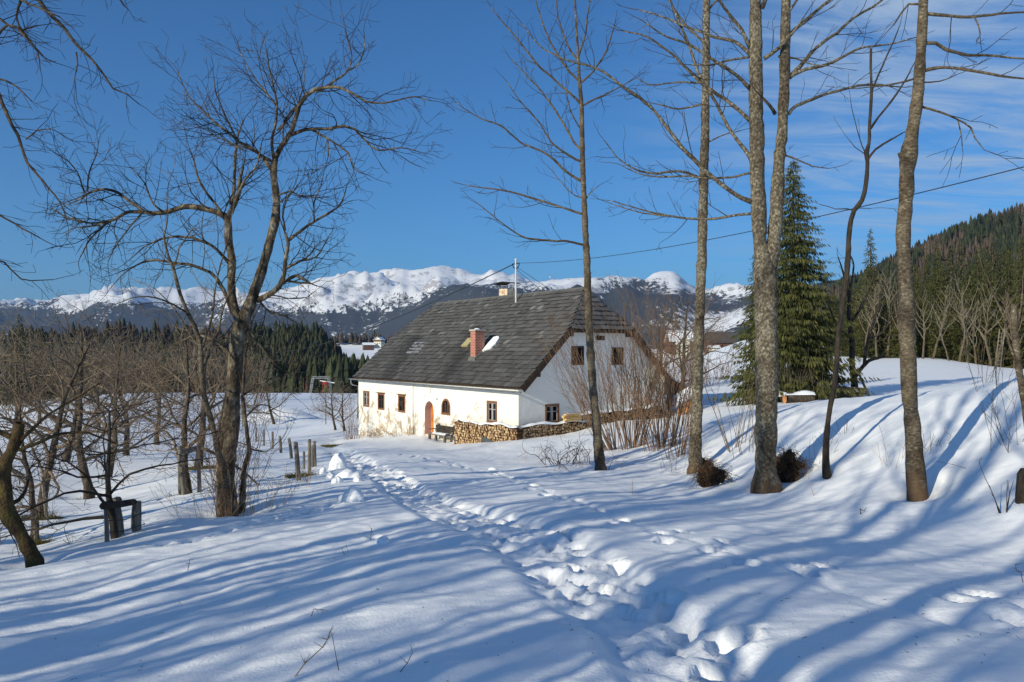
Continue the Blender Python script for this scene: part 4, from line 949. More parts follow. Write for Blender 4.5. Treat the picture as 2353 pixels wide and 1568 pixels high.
# the crooked old fruit tree left of the road
DA = 14.8
fruitQ = hab(wig=.16, dens=(2, 4.2, 4.8, 0), ratio=.6, ang=(50, 16), rmin=.0034)
traced('fruit_tree', 'tall crooked old fruit tree, forked, one limb bending right and one reaching left', DA,
 [[(522,1166,40),(520,1100,36),(527,1040,33),(535,970,33),(536,900,31),(541,830,33),(546,775,35),(556,742,34),(572,705,27),(585,668,24),(595,640,23),(610,590,21),(622,545,20),(633,500,20),(634,450,17),(628,400,15),(632,365,13)],
  [(556,750,26),(543,718,19),(535,680,17),(532,640,17),(534,600,17),(526,560,18),(525,525,18),(522,495,15)],
  [(512,1160,22,15.2),(505,1080,18,15.3),(512,1010,15,15.3),(520,950,13,15.2),(527,905,12,15.0),(534,870,11)]],
 [[(632,365,13),(645,338,12),(672,302,11),(690,245,10),(703,225,10),(725,210,9),(770,203,7),(800,212,6),(842,236,5),(875,241,4),(920,236,3.5),(965,226,3),(1000,236,2)],
  [(668,310,10),(700,298,8),(750,294,7),(790,288,7),(812,294,6),(838,322,5),(868,345,4),(920,340,3),(962,352,2)],
  [(716,298,6),(752,318,5),(780,335,4),(800,352,4),(812,388,3),(842,402,2)],
  [(752,318,4),(755,340,4),(754,360,3)],
  [(632,400,11),(592,352,8),(546,324,7),(505,290,5),(462,250,4),(430,210,3),(410,160,2)],
  [(545,324,5),(520,270,4),(498,220,3),(492,180,2)],
  [(630,372,9),(626,330,7),(634,285,6),(636,240,5),(622,180,4),(612,130,2.5),(606,95,1.5)],
  [(636,245,5),(604,205,4),(575,165,3),(548,120,2),(543,98,1.5)],
  [(636,300,5),(672,265,4),(690,225,3),(700,180,2),(694,140,1.5)],
  [(725,212,6),(770,185,5),(795,165,4),(808,130,3),(796,80,2.5),(783,20,1.5)],
  [(795,165,4),(822,150,3),(840,110,2.5),(838,70,1.5)],
  [(703,225,8),(660,262,5),(640,300,4)],
  [(522,500,16),(506,490,14),(469,480,13),(424,476,12),(375,488,11),(326,489,9),(285,491,8),(262,506,6),(215,520,5),(169,526,3)],
  [(330,486,8),(296,461,7),(270,442,7),(240,435,6),(210,440,5),(187,454,4),(150,470,2)],
  [(195,445,4),(176,394,3),(157,372,3),(120,350,2)],
  [(200,440,4),(205,395,3),(222,350,2.5),(226,318,1.5)],
  [(285,491,6),(240,515,5),(205,548,4),(180,590,2.5)],
  [(326,490,5),(300,520,4),(268,560,3),(245,600,2)],
  [(262,506,4),(215,512,4),(165,500,3),(120,480,2)],
  [(375,488,6),(352,470,4),(330,420,3),(300,385,2)],
  [(523,500,13),(540,468,12),(551,440,10),(553,412,8),(560,385,5)],
  [(545,450,8),(562,410,5),(590,375,4),(600,330,2.5)],
  [(530,470,9),(536,440,8),(538,400,7),(543,350,6),(548,315,4),(562,280,3)],
  [(520,510,8),(495,470,6),(455,420,5),(445,380,4),(430,340,2)],
  [(558,345,4),(530,330,4),(500,318,3),(450,290,2)],
  [(625,372,7),(585,345,5),(545,330,4)],
  [(530,610,9),(500,575,7),(470,555,7),(420,540,6),(370,545,5),(330,565,3),(300,590,2)],
  [(534,720,10),(500,640,8),(450,612,7),(400,605,6),(350,600,5),(300,620,3),(270,650,2)],
  [(590,690,15),(617,676,13),(641,652,12),(650,622,10),(653,592,9),(662,553,8),(655,530,6)],
  [(662,553,8),(692,529,7),(722,508,6),(758,487,5),(782,466,4),(794,427,2)],
  [(722,508,5),(720,470,4),(735,430,2.5),(742,400,1.5)],
  [(650,622,7),(690,600,5),(725,590,4),(750,550,2.5)],
  [(641,655,8),(683,634,8),(705,645,6),(718,652,4)],
  [(655,645,5),(690,650,5),(716,651,3)],
  [(655,530,5),(650,500,4),(660,460,3),(690,420,2)],
  [(585,670,6),(620,720,4),(660,730,3),(700,760,2)],
  [(560,740,6),(600,800,5),(640,850,3),(690,880,2)],
  [(634,452,5),(665,440,4),(700,450,2.5),(735,452,2)],
  [(636,470,4),(655,455,3),(680,435,2)],
  [(541,830,8),(500,790,6),(450,770,5),(400,790,3)]],
 fruitQ, 21, M['bark_fruit'], M['twig_dark'], spawn=6.8, clen=(.35, 1.5))
traced('slender_tree', 'slender pale-barked stem leaning left beside the crooked old fruit tree', 14.2,
 [[(527,1152,17),(520,1120,16),(510,1076,15),(497,1020,14),(488,982,13),(475,935,13),(468,907,12),(463,851,11),(461,800,11),(450,760,10),(431,720,9),(413,675,8),(398,618,7),(386,588,6),(376,545,4)]],
 [[(376,545,4),(384,500,3),(380,440,2),(395,390,1.5)],[(398,618,4),(420,560,3),(450,520,2)],[(431,720,5),(380,690,4),(320,680,3),(260,700,2)],[(461,800,6),(430,760,4),(390,700,3),(350,660,2)],[(463,851,5),(500,780,4),(520,700,3),(560,620,2)],[(468,880,5),(410,860,4),(360,880,3),(320,920,2)],[(461,810,6),(485,730,5),(497,650,4),(520,560,3),(535,480,2)]],
 fruitQ, 22, M['bark_ash'], M['twig'], spawn=3.2, clen=(.3, 1.1), k=9)
traced('small_tree', 'thin crooked stem just right of the crooked old fruit tree', 15.2,
 [[(555,1150,14),(558,1110,12),(560,1076,12),(572,1035,11),(567,1000,10),(562,960,9),(557,910,8),(560,860,6),(566,800,4)]],
 [[(566,800,4),(580,740,3),(600,700,2)],[(557,910,5),(600,880,4),(650,860,3),(690,840,2)],[(562,960,5),(600,930,3),(640,940,2)],[(572,1030,4),(610,1040,3),(650,1010,2)],[(560,860,4),(520,820,3),(490,790,2)]],
 fruitQ, 23, M['bark_fruit'], M['twig'], spawn=3.2, clen=(.3, 1.0), k=9)

# tall bare trees on the bank
ashQ = hab(wig=.11, up=(.2, .4, .3, .3), dens=(1.3, 2.9, 3.4, 0), max=3, ratio=.5, ang=(42, 12), rmin=.004, step=(.3, .2, .14))
traced('tall_tree', 'slenderest tall bare tree in front of the gable, trunk cut brown at its foot', 22,
 [[(1380,1076,25),(1374,1020,22),(1368,950,20),(1361,880,19),(1355,800,18),(1351,700,17),(1348,600,16),(1345,540,14),(1343,480,13),(1339,400,12),(1337,330,11),(1335,240,10),(1330,180,8),(1326,110,6),(1322,40,5),(1318,-60,3)]],
 [[(1347,565,6),(1300,555,5),(1235,551,5),(1200,545,4),(1160,520,3),(1120,490,2.5),(1085,462,1.5)],
  [(1344,494,6),(1290,476,5),(1220,454,5),(1160,438,4),(1105,430,3),(1070,424,2)],
  [(1342,420,7),(1300,395,6),(1250,350,5),(1195,325,4),(1150,290,4),(1100,270,3),(1050,235,2)],
  [(1341,375,6),(1298,350,5),(1268,325,4),(1240,280,3),(1205,240,2.5),(1170,190,2)],
  [(1341,350,6),(1318,325,5),(1300,290,5),(1260,230,4),(1215,180,3),(1175,140,2)],
  [(1336,240,6),(1300,205,5),(1240,155,5),(1205,115,4),(1160,62,3),(1125,18,2)],
  [(1334,190,5),(1300,155,5),(1262,90,4),(1240,30,3),(1225,-20,2)],
  [(1332,145,5),(1300,100,4),(1280,40,3),(1275,-20,2)],
  [(1337,244,5),(1370,225,4),(1415,205,3),(1460,180,2)],
  [(1335,190,5),(1365,160,4),(1390,120,4),(1410,60,2.5)],
  [(1329,130,5),(1345,80,4),(1352,20,3),(1370,-40,2)],
  [(1350,455,3),(1320,450,3),(1290,420,2),(1255,380,1.5)],
  [(1335,300,3),(1310,250,3),(1300,200,2)],
  [(1344,460,3),(1358,440,2),(1375,425,1.5)]],
 ashQ, 31, M['bark_ash'], M['twig_dark'], spawn=3.8, clen=(.3, 1.3))
traced('tall_tree', 'straight tall bare tree with mid-grey trunk, between the gable and the double-stemmed tree', 20,
 [[(1596,1081,30),(1599,1000,29),(1603,900,26),(1606,800,24),(1609,700,23),(1613,600,22),(1615,500,21),(1616,430,21),(1618,300,19),(1620,200,18),(1621,100,17),(1622,0,16),(1623,-150,13),(1620,-350,8)]],
 [[(1614,412,7),(1585,398,6),(1560,392,6),(1500,398,5),(1452,384,4),(1420,360,3),(1390,320,2)],
  [(1613,504,6),(1560,500,5),(1500,490,4),(1455,478,3),(1400,462,2)],
  [(1618,190,5),(1560,190,4),(1500,195,3),(1470,180,2)],[(1618,240,5),(1560,252,4),(1510,240,3)],
  [(1620,330,4),(1660,310,3),(1700,300,2)],[(1620,100,6),(1580,60,5),(1540,0,3)],[(1622,30,6),(1665,-20,4),(1700,-80,3)],
  [(1622,-100,6),(1570,-150,4),(1530,-220,3)],[(1622,-150,6),(1670,-220,4)]],
 ashQ, 32, M['bark_grey'], M['twig_dark'], spawn=3.0, clen=(.3, 1.1))
traced('double_stemmed_tree', 'thickest bare tree on the bank, forking low into two tall stems', 15.5,
 [[(1760,1113,54),(1759,1070,49),(1760,1000,50),(1762,920,51),(1763,840,52),(1762,760,48),(1762,690,52),(1760,634,50),(1754,590,38),(1748,559,31),(1745,510,32),(1743,465,33),(1741,400,33),(1741,350,32),(1740,290,32),(1739,240,31),(1739,150,30),(1739,70,28),(1738,0,25),(1737,-120,20),(1735,-300,12)],
  [(1764,640,34),(1772,590,32),(1777,545,32),(1782,490,30),(1784,440,29),(1788,370,26),(1795,310,25),(1797,270,23),(1800,200,24),(1801,150,23),(1802,80,22),(1804,0,20),(1806,-120,16),(1808,-300,9)]],
 [[(1728,465,13),(1705,455,11),(1679,439,10),(1642,409,10),(1604,375,10),(1567,334,9),(1529,287,8),(1491,240,7),(1450,210,7),(1431,199,6),(1367,154,5),(1292,131,4),(1236,98,3),(1200,50,2)],
  [(1727,370,11),(1710,345,9),(1691,322,8),(1668,289,8),(1642,240,7),(1604,176,7),(1578,101,6),(1548,25,5),(1530,-40,3)],
  [(1726,280,11),(1708,262,9),(1687,244,9),(1649,217,8),(1612,190,7),(1574,157,6),(1529,112,5),(1480,80,4),(1430,70,3)],
  [(1724,205,10),(1694,176,8),(1661,154,8),(1631,135,7),(1578,100,6),(1529,82,4),(1480,50,3)],
  [(1724,126,9),(1687,97,8),(1640,84,7),(1578,60,5),(1529,37,4),(1470,20,3)],
  [(1724,112,9),(1702,71,8),(1672,34,7),(1649,0,6),(1630,-60,4)],
  [(1724,492,7),(1687,494,6),(1640,503,6),(1578,500,4),(1529,494,4),(1480,488,3),(1405,466,2)],
  [(1724,398,6),(1679,407,5),(1616,412,5),(1578,407,4),(1529,409,4),(1470,405,3),(1420,385,2)],
  [(1726,130,7),(1680,138,5),(1631,150,5),(1590,150,3)],
  [(1750,20,12),(1765,-20,9),(1800,-90,6)],
  [(1755,135,10),(1790,110,8),(1830,70,6),(1850,40,3)],
  [(1812,262,8),(1830,244,8),(1867,230,7),(1904,216,7),(1961,202,6),(2017,196,5),(2073,204,3)],
  [(1814,176,10),(1852,160,8),(1904,146,7),(1942,127,6),(1980,107,5),(2036,97,4),(2092,82,3)],
  [(1814,178,12),(1848,142,10),(1875,112,8),(1923,75,7),(1961,41,6),(2017,8,5),(2060,-40,3)],
  [(1812,82,9),(1848,52,8),(1886,19,7),(1930,-20,5)],
  [(1780,262,9),(1768,240,7),(1755,225,6)],[(1788,130,6),(1830,135,4),(1870,150,3),(1905,152,2)],
  [(1790,352,5),(1830,365,4),(1870,382,3),(1905,388,2)],
  [(1795,50,7),(1830,0,5),(1850,-40,3)]],
 ashQ, 33, M['bark_grey'], M['twig_dark'], spawn=3.8, clen=(.25, 1.15), k=16, rough=.05)
traced('tall_tree', 'tall bare tree at the right with a swollen knot and four limbs reaching right', 12,
 [[(2106,1120,42),(2103,1085,41),(2100,1040,38),(2095,963,35),(2089,900,35),(2087,851,34),(2085,738,35),(2082,660,32),(2079,588,30),(2077,540,33),(2080,488,32),(2083,440,30),(2084,395,32),(2089,355,38),(2097,300,27),(2108,225,26),(2114,150,24),(2119,75,22),(2121,0,20),(2124,-100,17),(2128,-260,9)],
  [(2086,375,28),(2074,362,18),(2068,350,13)]],
 [[(2130,32,8),(2186,38,7),(2231,39,7),(2280,32,6),(2353,26,4),(2420,40,3)],
  [(2125,99,9),(2150,100,8),(2175,116,8),(2223,131,7),(2261,129,6),(2353,136,4),(2430,150,3)],
  [(2118,163,9),(2160,157,8),(2186,157,7),(2242,165,7),(2299,178,6),(2353,185,4),(2420,200,3)],
  [(2112,244,6),(2160,259,5),(2197,276,4),(2231,296,4),(2242,319,3),(2262,347,2),(2290,358,1.5)],
  [(2201,277,3),(2210,310,3),(2212,335,2)],[(2238,38,4),(2250,75,3),(2240,95,2)],
  [(2105,180,5),(2060,190,4),(2010,196,3),(1970,200,2)],[(2112,190,4),(2160,185,3),(2200,170,2)],
  [(2120,10,6),(2085,10,5),(2050,60,3)],[(2124,-60,6),(2180,-90,4)],[(2123,-120,6),(2080,-160,4)]],
 ashQ, 34, M['bark_ash'], M['twig_dark'], spawn=2.6, clen=(.25, .95), k=14, rough=.05)
traced('sapling', 'thin curving sapling with snapped top between the thick bank trees', 15,
 [[(1900,1090,18),(1897,1050,15),(1900,990,12),(1908,926,12),(1916,888,12),(1923,813,12),(1928,757,12),(1936,701,12),(1944,645,12),(1949,588,12),(1951,544,11),(1955,505,11),(1962,484,11),(1980,461,11),(1989,424,10),(1993,375,9),(1990,352,11),(1996,330,8),(1998,280,7),(2001,225,7),(2000,160,6),(2001,112,5)]],
 [[(1993,368,6),(2010,345,5),(2028,333,5),(2047,322,4),(2070,308,3)],
  [(2000,296,6),(2018,272,5),(2036,248,5),(2073,199,4),(2107,142,2)],
  [(2000,215,5),(2014,185,4),(2028,154,4),(2055,94,3),(2070,60,2)],
  [(1962,484,3),(1945,480,3),(1920,480,2),(1885,470,1.5)],[(1962,480,3),(1975,478,2),(2000,478,1.5)],[(1988,352,3),(1970,300,2),(1955,225,1.5)],[(1988,355,2),(1965,340,2),(1948,318,1.5)]],
 hab(wig=.1, dens=(1, 1.2, 1.5, 0), ratio=.4, rmin=.004, ang=(40, 10)), 35, M['bark_dark'], M['twig_dark'], spawn=.9, clen=(.15, .5), k=9)
traced('cut_sapling', 'cut-off sapling at the right edge above the bank with a rounded top', 11,
 [[(2372,1090,16),(2362,980,16),(2351,907,16),(2341,843,15),(2333,776,14),(2330,735,13),(2329,700,12)]],
 [[(2340,840,6),(2318,790,5),(2310,740,4),(2290,690,3),(2272,640,2)],[(2333,760,5),(2345,700,4),(2352,640,2)],[(2336,800,4),(2350,770,3),(2370,740,2)]],
 hab(wig=.1, dens=(1, 1.5, 2, 0), ratio=.4, rmin=.003), 36, M['bark_ash'], M['twig'], spawn=1.4, clen=(.2, .6), k=9)
# mossy leaning tree at the left edge
traced('mossy_tree', 'leaning moss-covered old tree with sawn stub at the left edge', 11,
 [[(78,1291,30),(62,1255,28),(40,1222,30),(22,1195,34),(10,1165,38),(10,1130,34),(6,1095,30),(12,1060,26),(25,1040,24),(38,1010,24),(42,985,22),(45,972,20)]],
 [[(35,1010,16),(15,1000,13),(-10,990,10),(-60,975,6)],[(45,1015,9),(75,985,8),(110,950,6),(160,925,5),(230,880,3)],[(42,1035,9),(90,1020,8),(140,1000,6),(200,998,5),(260,1020,3)],[(15,1165,12),(40,1150,9),(55,1130,7),(62,1100,4)],[(5,1080,10),(-20,1040,8),(-40,1000,5)],[(5,1180,4),(20,1215,3),(38,1250,2),(45,1285,1.5)]],
 hab(wig=.2, dens=(2, 3, 3.5, 0), rmin=.0034), 37, M['moss'], M['twig'], spawn=2.6, clen=(.25, .8), k=12, rough=.14)
# branches hanging into the top left corner from a tree outside the view
traced('overhanging_tree', 'bare tree outside the view whose long dark branches hang into the upper left corner', 11.5,
 [[(-760,1500,110),(-700,900,95),(-640,300,80),(-560,-300,50)]],
 [([(-560,-300,40),(-200,-120,24),(60,-20,12),(105,20,9),(150,65,8),(175,100,7),(205,130,6),(235,170,5),(255,200,4),(290,215,3),(320,238,2)], dict(bare=.45)),
  ([(-640,0,36),(-200,80,14),(-40,130,10),(0,200,9),(22,255,8),(50,305,7),(75,370,6),(110,410,5),(150,460,3),(165,500,2)], dict(bare=.4)),
  ([(-600,200,24),(-150,440,12),(-20,470,5),(0,490,5),(40,510,4),(100,545,3)], dict(bare=.5)),
  ([(-620,100,24),(-150,480,12),(-20,590,4),(10,600,4),(50,640,3),(120,640,2)], dict(bare=.5)),
  ([(-40,130,8),(20,60,6),(60,90,5),(100,130,3)], dict(bare=.0)),
  ([(-100,-60,8),(0,-20,6),(60,10,5),(130,40,3)], dict(bare=.1)),
  ([(240,-120,6),(265,-20,4),(285,10,3),(300,22,1.5)], dict(bare=.1)),
  ([(175,120,4),(178,150,3),(170,180,2),(172,205,2)], dict(bare=.0)),
  ([(60,320,4),(85,300,3),(120,300,2),(150,320,2)], dict(bare=0)), ([(60,-30,7),(40,40,5),(60,80,4),(90,120,3),(95,160,2)], dict(bare=0)), ([(-30,20,7),(20,60,5),(55,70,4),(90,60,3)], dict(bare=0)), ([(-60,160,7),(0,180,5),(40,200,4),(75,235,2)], dict(bare=0))],
 hab(wig=.17, up=(.1, .15, .1), dens=(2, 3, 3.2, 0), rmin=.0032, ang=(45, 14)), 38, M['bark_brown'], M['twig_dark'], spawn=9, clen=(.2, .85), k=10)

# generic grown trees, copied with all their parts
def grown(seed, H_, r0, Q, lean=.05, nl=9, first=.3, ll=.5, k=10, fork=0, spread=(55, 12)):
    g = random.Random(seed); rs = np.random.RandomState(seed); n = int(H_/.3); pts = [(0, 0, -.5)]; d = norm((g.gauss(0, lean), g.gauss(0, lean), 1))
    p = (0, 0, 0); pts.append(p); segs = []; tkr = [r0*1.25, r0*1.15]; limbs = []
    for i in range(n):
        t = (i+1)/n; d = norm((d[0]+g.gauss(0, Q['wig']*.4), d[1]+g.gauss(0, Q['wig']*.4), d[2]+.06)); h = H_*.92/n; p = (p[0]+d[0]*h, p[1]+d[1]*h, p[2]+d[2]*h)
        pts.append(p); tkr.append(r0*(1-.85*t**.8)+.006)
        if t > first: limbs.append((p, d, t, tkr[-1]))
    for q in range(nl):
        p_, d_, t, r = limbs[min(len(limbs)-1, int((q+g.random()*.7)/nl*len(limbs)))]
        L = H_*ll*(1-.6*(t-first)/(1-first))*g.uniform(.75, 1.2)
        grow(segs, p_, deflect(d_, R(g.gauss(*spread)), g, az=q*2.4+g.gauss(0, .4)), L, min(r*.6, L*.014+.006), 0, Q, g)
    tk = MB(); tk.tube(pts, tkr, k, rough=.07, rs=rs, cap=False); cb = MB(); segs = np.array(segs); big_ = segs[:, 6] > .025
    cb.frusta(segs[big_], 6); cb.frusta(segs[~big_], 3); return tk, cb
PROTO = {}
def proto(key, tk, cb, bm_, tm_):
    t_ = tk.build('trunk', bm_, None, True); c_ = cb.build('crown', tm_, None)
    PROTO[key] = (t_.data, c_.data); bpy.data.objects.remove(t_); bpy.data.objects.remove(c_)
def place(key, name, loc, rz_, sc, label, cat, group=None, parts=('trunk', 'crown')):
    e = empty(name, loc, label, cat, group, rz_); e.scale = (sc,)*3 if np.isscalar(sc) else sc
    for nm, me in zip(parts, PROTO[key]): o = bpy.data.objects.new(nm, me); COL.objects.link(o); o.parent = e
    return e
orchQ = hab(wig=.2, up=(.05, .3, .35, .2), dens=(2.7, 3.5, 4.0, 0), ratio=.62, bare=.05, ang=(54, 18), rmin=.0045, rk=.009, step=(.26, .18, .14), minlen=.13)
for i in range(4): tk, cb = grown(50+i, 4.6, .115, orchQ, .07, 15, .17, .68, spread=(60, 12)); proto('orch%d' % i, tk, cb, M['bark_brown'], M['twig'])
tk, cb = grown(60, 1.9, .05, hab(wig=.16, up=(.05, .3, .3), dens=(5, 6, 5, 0), rmin=.005, rk=.009, ratio=.55, step=(.2, .12, .1), minlen=.08), .05, 14, .08, .95, spread=(68, 10)); proto('young', tk, cb, M['bark_dark'], M['twig_dark'])
orch = [(205,1140,23,'orch0',.3,1.15,'brown orchard tree with straight bare lower trunk left of the stake-fenced one'),
 (430,1130,20,'orch1',1.2,.95,'orchard tree standing inside tall stakes joined by a rail'),
 (455,1072,27,'orch2',2.0,1.2,'orchard tree leaning left just behind the stake-fenced one'),
 (247,1101,27.5,'orch3',3.1,1.1,'slim orchard tree behind and right of the straight-trunked brown one'),
 (79,1250,14,'orch1',4.1,.62,'thin lichen-grey tree tied to a stake near the mossy tree'),
 (95,1190,17.5,'orch2',.8,.95,'grey-trunked orchard tree with a stake on its right side'),
 (289,1043,36,'orch0',2.2,1.2,'orchard tree in the back row with red-brown shoots, left one'),
 (150,1060,32,'orch1',5.2,1.35,'leaning orchard tree in the back row near the left edge'),
 (360,1020,44,'orch3',1.6,1.25,'dark old orchard tree at the back of the slope'),
 (20,1050,33,'orch0',3.6,1.2,'orchard tree half cut by the left edge of the picture'),
 (500,1005,50,'orch2',.6,1.2,'back orchard tree seen just left of the crooked old fruit tree'),
 (225,990,58,'orch3',4.4,1.3,'far orchard tree at the top of the snowy slope, dense crown'),
 (90,985,62,'orch2',3.0,1.3,'far orchard tree at the top of the snowy slope, nearest the left edge'),
 (629,977,76,'orch1',2.6,1.25,'round-crowned fruit tree alone on the flat field beyond the fence'),
 (770,976,58,'orch0',.4,.82,'slim bare tree left of the farmhouse corner, left one of two'),
 (791,982,56,'orch3',5.0,.82,'slim bare tree left of the farmhouse corner, right one of two')]
for x, y, D, key, rz_, sc, lab in orch: place(key, 'orchard_tree', at(x, D), rz_, sc, lab, 'orchard tree', 'bare orchard trees left of the house')
place('young', 'young_tree', at(264, 12.4), 1.0, 1.15, 'small spreading fruit tree growing out of the near stake guard', 'fruit tree')
# trees behind the house
place('orch2', 'pear_tree', (P(1505, 800, 60)[0], 60, -4.2), 1, 1.75, 'brown lichen-covered tree behind the gable, left one of the pair', 'fruit tree')
place('orch3', 'pear_tree', (P(1560, 800, 64)[0], 64, -4.3), 2.5, 1.9, 'brown lichen-covered tree behind the gable, taller right one of the pair', 'fruit tree')
# mossy fruit tree with prop beyond the sapling
traced('dark_fruit_tree', 'dark fruit tree with a low limb propped by a leaning pole on the upper field', 48,
 [[(1962,905,17),(1963,880,15),(1958,840,13),(1957,790,12),(1952,740,11),(1950,700,9),(1955,650,6)]],
 [[(1963,868,10),(1985,840,9),(2000,828,8),(2022,822,6),(2040,820,3)],[(1955,700,7),(1945,660,6),(1935,620,4),(1925,590,2)],[(1958,740,7),(1980,700,6),(2000,650,4),(2010,610,2)],[(1985,840,8),(1992,790,7),(2005,740,6),(2020,690,4),(2030,650,2)],[(1957,780,6),(1925,750,5),(1905,700,3)],[(1956,650,5),(1960,610,4),(1950,580,2)],[(1995,780,5),(2030,760,4),(2050,720,2)]],
 hab(wig=.2, dens=(1.6, 1.9, 2.2, 0), rmin=.009, step=(.4, .3, .25), minlen=.3), 41, M['bark_dark'], M['twig'], spawn=1.5, clen=(.6, 2.0), k=9)
q = MB(); a_ = np.array(P(1968, 848, 47)); b_ = np.array(P(1997, 912, 46.6)); q.tube([b_-b_, a_-b_], .07, 6); o = q.build('prop_pole', M['wood_old'], loc=None); o.location = b_; tag(o, 'pole leaning against the dark fruit tree on the upper field', 'pole')

# ------------------------------------------------------------ spruces and forest
def spruce(seed, H_, R_, dz, nb, nsp, leaf, droop=.35, low=.04, wf=.17, hang=0.):
    g = np.random.RandomState(seed); tk = MB(); tk.tube([(0, 0, -.6), (0, 0, H_*.5), (0, 0, H_)], [H_*.016+.03, H_*.011, .01], 7, cap=False)
    c = MB(); V = []; CV = []; z = H_*low
    while z < H_*.985:
        f = 1-z/H_; Lm = R_*(f**.82)*g.uniform(.8, 1.15)+.12
        n = max(3, int(nb*(.45+.55*f)+g.rand()))
        for b in range(n):
            az = g.uniform(0, 2*math.pi); L = Lm*g.uniform(.5, 1.22)*(1+.22*math.sin(az*2+seed)); m = max(3, int(nsp*L/R_)+2)
            t = np.sort(g.uniform(.12, 1, m)); dr = droop*g.uniform(.7, 1.3)
            x = t*L; zz_ = z-dr*x*(1-.45*t)-.05*f+.12*f*np.maximum(0, t-.75)*L*1.6
            u = np.array([math.cos(az), math.sin(az)]); w = np.array([-u[1], u[0]])
            side = g.uniform(-1, 1, m)*.28*L*(1-.6*t)
            base = np.stack([u[0]*x+w[0]*side, u[1]*x+w[1]*side, zz_-np.abs(side)*.25], 1)
            ll = leaf*g.uniform(.6, 1.3, m)*(.45+.55*f)
            dirv = np.stack([u[0]*.55+w[0]*side/L*2.2, u[1]*.55+w[1]*side/L*2.2, -(g.uniform(.25, 1.05, m)+hang)*(1-.5*(t > .9))], 1); dirv /= np.linalg.norm(dirv, axis=1)[:, None]
            ph = g.uniform(0, math.pi, m); wd = np.stack([w[0]*np.cos(ph)+u[0]*np.sin(ph), w[1]*np.cos(ph)+u[1]*np.sin(ph), .3*np.sin(ph*3)], 1)*(ll*wf)[:, None]
            A = base-wd*.4; B = base+wd*.4; mid = base+dirv*(ll*.5)[:, None]; Cc = mid+wd; Dd = mid-wd; E_ = base+dirv*ll[:, None]
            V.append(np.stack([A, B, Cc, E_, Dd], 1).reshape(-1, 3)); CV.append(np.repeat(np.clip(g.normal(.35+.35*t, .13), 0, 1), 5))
        z += dz*(.55+.45*f)
    V = np.concatenate(V); CV = np.concatenate(CV); n = len(V)//5; i = np.arange(n)[:, None]*5
    c.add(V, np.concatenate([i+np.array([[0, 1, 2, 4]])]), 0, CV); c.f.append(i+np.array([[4, 2, 3]])); c.m.append(np.zeros(n, int)); return tk, c
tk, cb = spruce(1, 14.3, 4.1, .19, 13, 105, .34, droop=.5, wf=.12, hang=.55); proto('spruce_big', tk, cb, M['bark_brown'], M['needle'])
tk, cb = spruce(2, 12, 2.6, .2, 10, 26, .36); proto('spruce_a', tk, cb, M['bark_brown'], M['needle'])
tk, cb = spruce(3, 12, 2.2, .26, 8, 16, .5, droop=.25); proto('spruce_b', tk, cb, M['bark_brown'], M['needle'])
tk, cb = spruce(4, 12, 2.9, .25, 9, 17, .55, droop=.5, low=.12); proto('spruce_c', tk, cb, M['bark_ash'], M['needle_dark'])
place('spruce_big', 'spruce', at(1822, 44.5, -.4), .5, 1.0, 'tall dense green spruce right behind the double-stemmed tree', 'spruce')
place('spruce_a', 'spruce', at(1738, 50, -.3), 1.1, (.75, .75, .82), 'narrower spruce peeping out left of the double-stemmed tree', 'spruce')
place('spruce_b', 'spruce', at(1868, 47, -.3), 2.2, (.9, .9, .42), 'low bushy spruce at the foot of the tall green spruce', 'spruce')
bQ = hab(wig=.14, up=(.25, .35, .3), dens=(1.0, 1.5, 1.8, 0), max=2, ratio=.5, ang=(42, 12), rmin=.014, step=(.7, .45, .35), minlen=.4)
for i in range(3): tk, cb = grown(70+i, 12, .2, bQ, .03, 13, .3, .42, k=7, spread=(42, 10)); proto('bare%d' % i, tk, cb, M['bark_ash'], M['twig_pale'] if i else M['twig'])
fr_ = random.Random(5)
n_f = 0
fgroup = 'spruces of the forest edge on the right'
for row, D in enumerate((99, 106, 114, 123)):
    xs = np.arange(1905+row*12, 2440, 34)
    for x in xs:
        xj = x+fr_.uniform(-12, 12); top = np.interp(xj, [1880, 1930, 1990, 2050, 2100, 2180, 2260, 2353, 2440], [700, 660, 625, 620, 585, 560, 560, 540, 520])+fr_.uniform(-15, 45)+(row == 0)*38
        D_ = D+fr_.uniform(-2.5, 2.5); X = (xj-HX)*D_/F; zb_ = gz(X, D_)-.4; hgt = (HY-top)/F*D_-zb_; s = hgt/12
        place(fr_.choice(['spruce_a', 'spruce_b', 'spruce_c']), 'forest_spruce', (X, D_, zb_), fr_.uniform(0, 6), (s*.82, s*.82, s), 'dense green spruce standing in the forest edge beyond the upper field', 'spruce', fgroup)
# the two that stand apart
X = (2000-HX)*103/F; place('spruce_a', 'forest_spruce', (X, 103, gz(X, 103)), 1, (1.15, 1.15, 1.42), 'pointed spruce rising alone above the forest edge behind the dark fruit tree', 'spruce')
for i, (x, D, top, key) in enumerate(((2143, 95, 640, 'bare1'), (2205, 94, 625, 'bare2'), (2222, 95, 650, 'bare0'), (2243, 94, 690, 'bare1'), (2275, 93, 640, 'bare2'), (2288, 94, 655, 'bare1'), (2068, 96, 620, 'bare0'), (2040, 97, 610, 'bare2'), (2015, 96, 640, 'bare1'), (1990, 97, 650, 'bare0'), (2120, 94, 660, 'bare2'), (2330, 91, 650, 'bare0'), (2180, 93, 700, 'bare1'))):
    X = (x-HX)*D/F; zb_ = gz(X, D)-.2; s = ((HY-top)/F*D-zb_)/12.5
    place(key, 'bare_forest_tree', (X, D, zb_), i*1.3, (s, s, s), 'pale leafless tree in front of the forest spruces', 'bare tree', 'pale leafless trees along the forest edge')
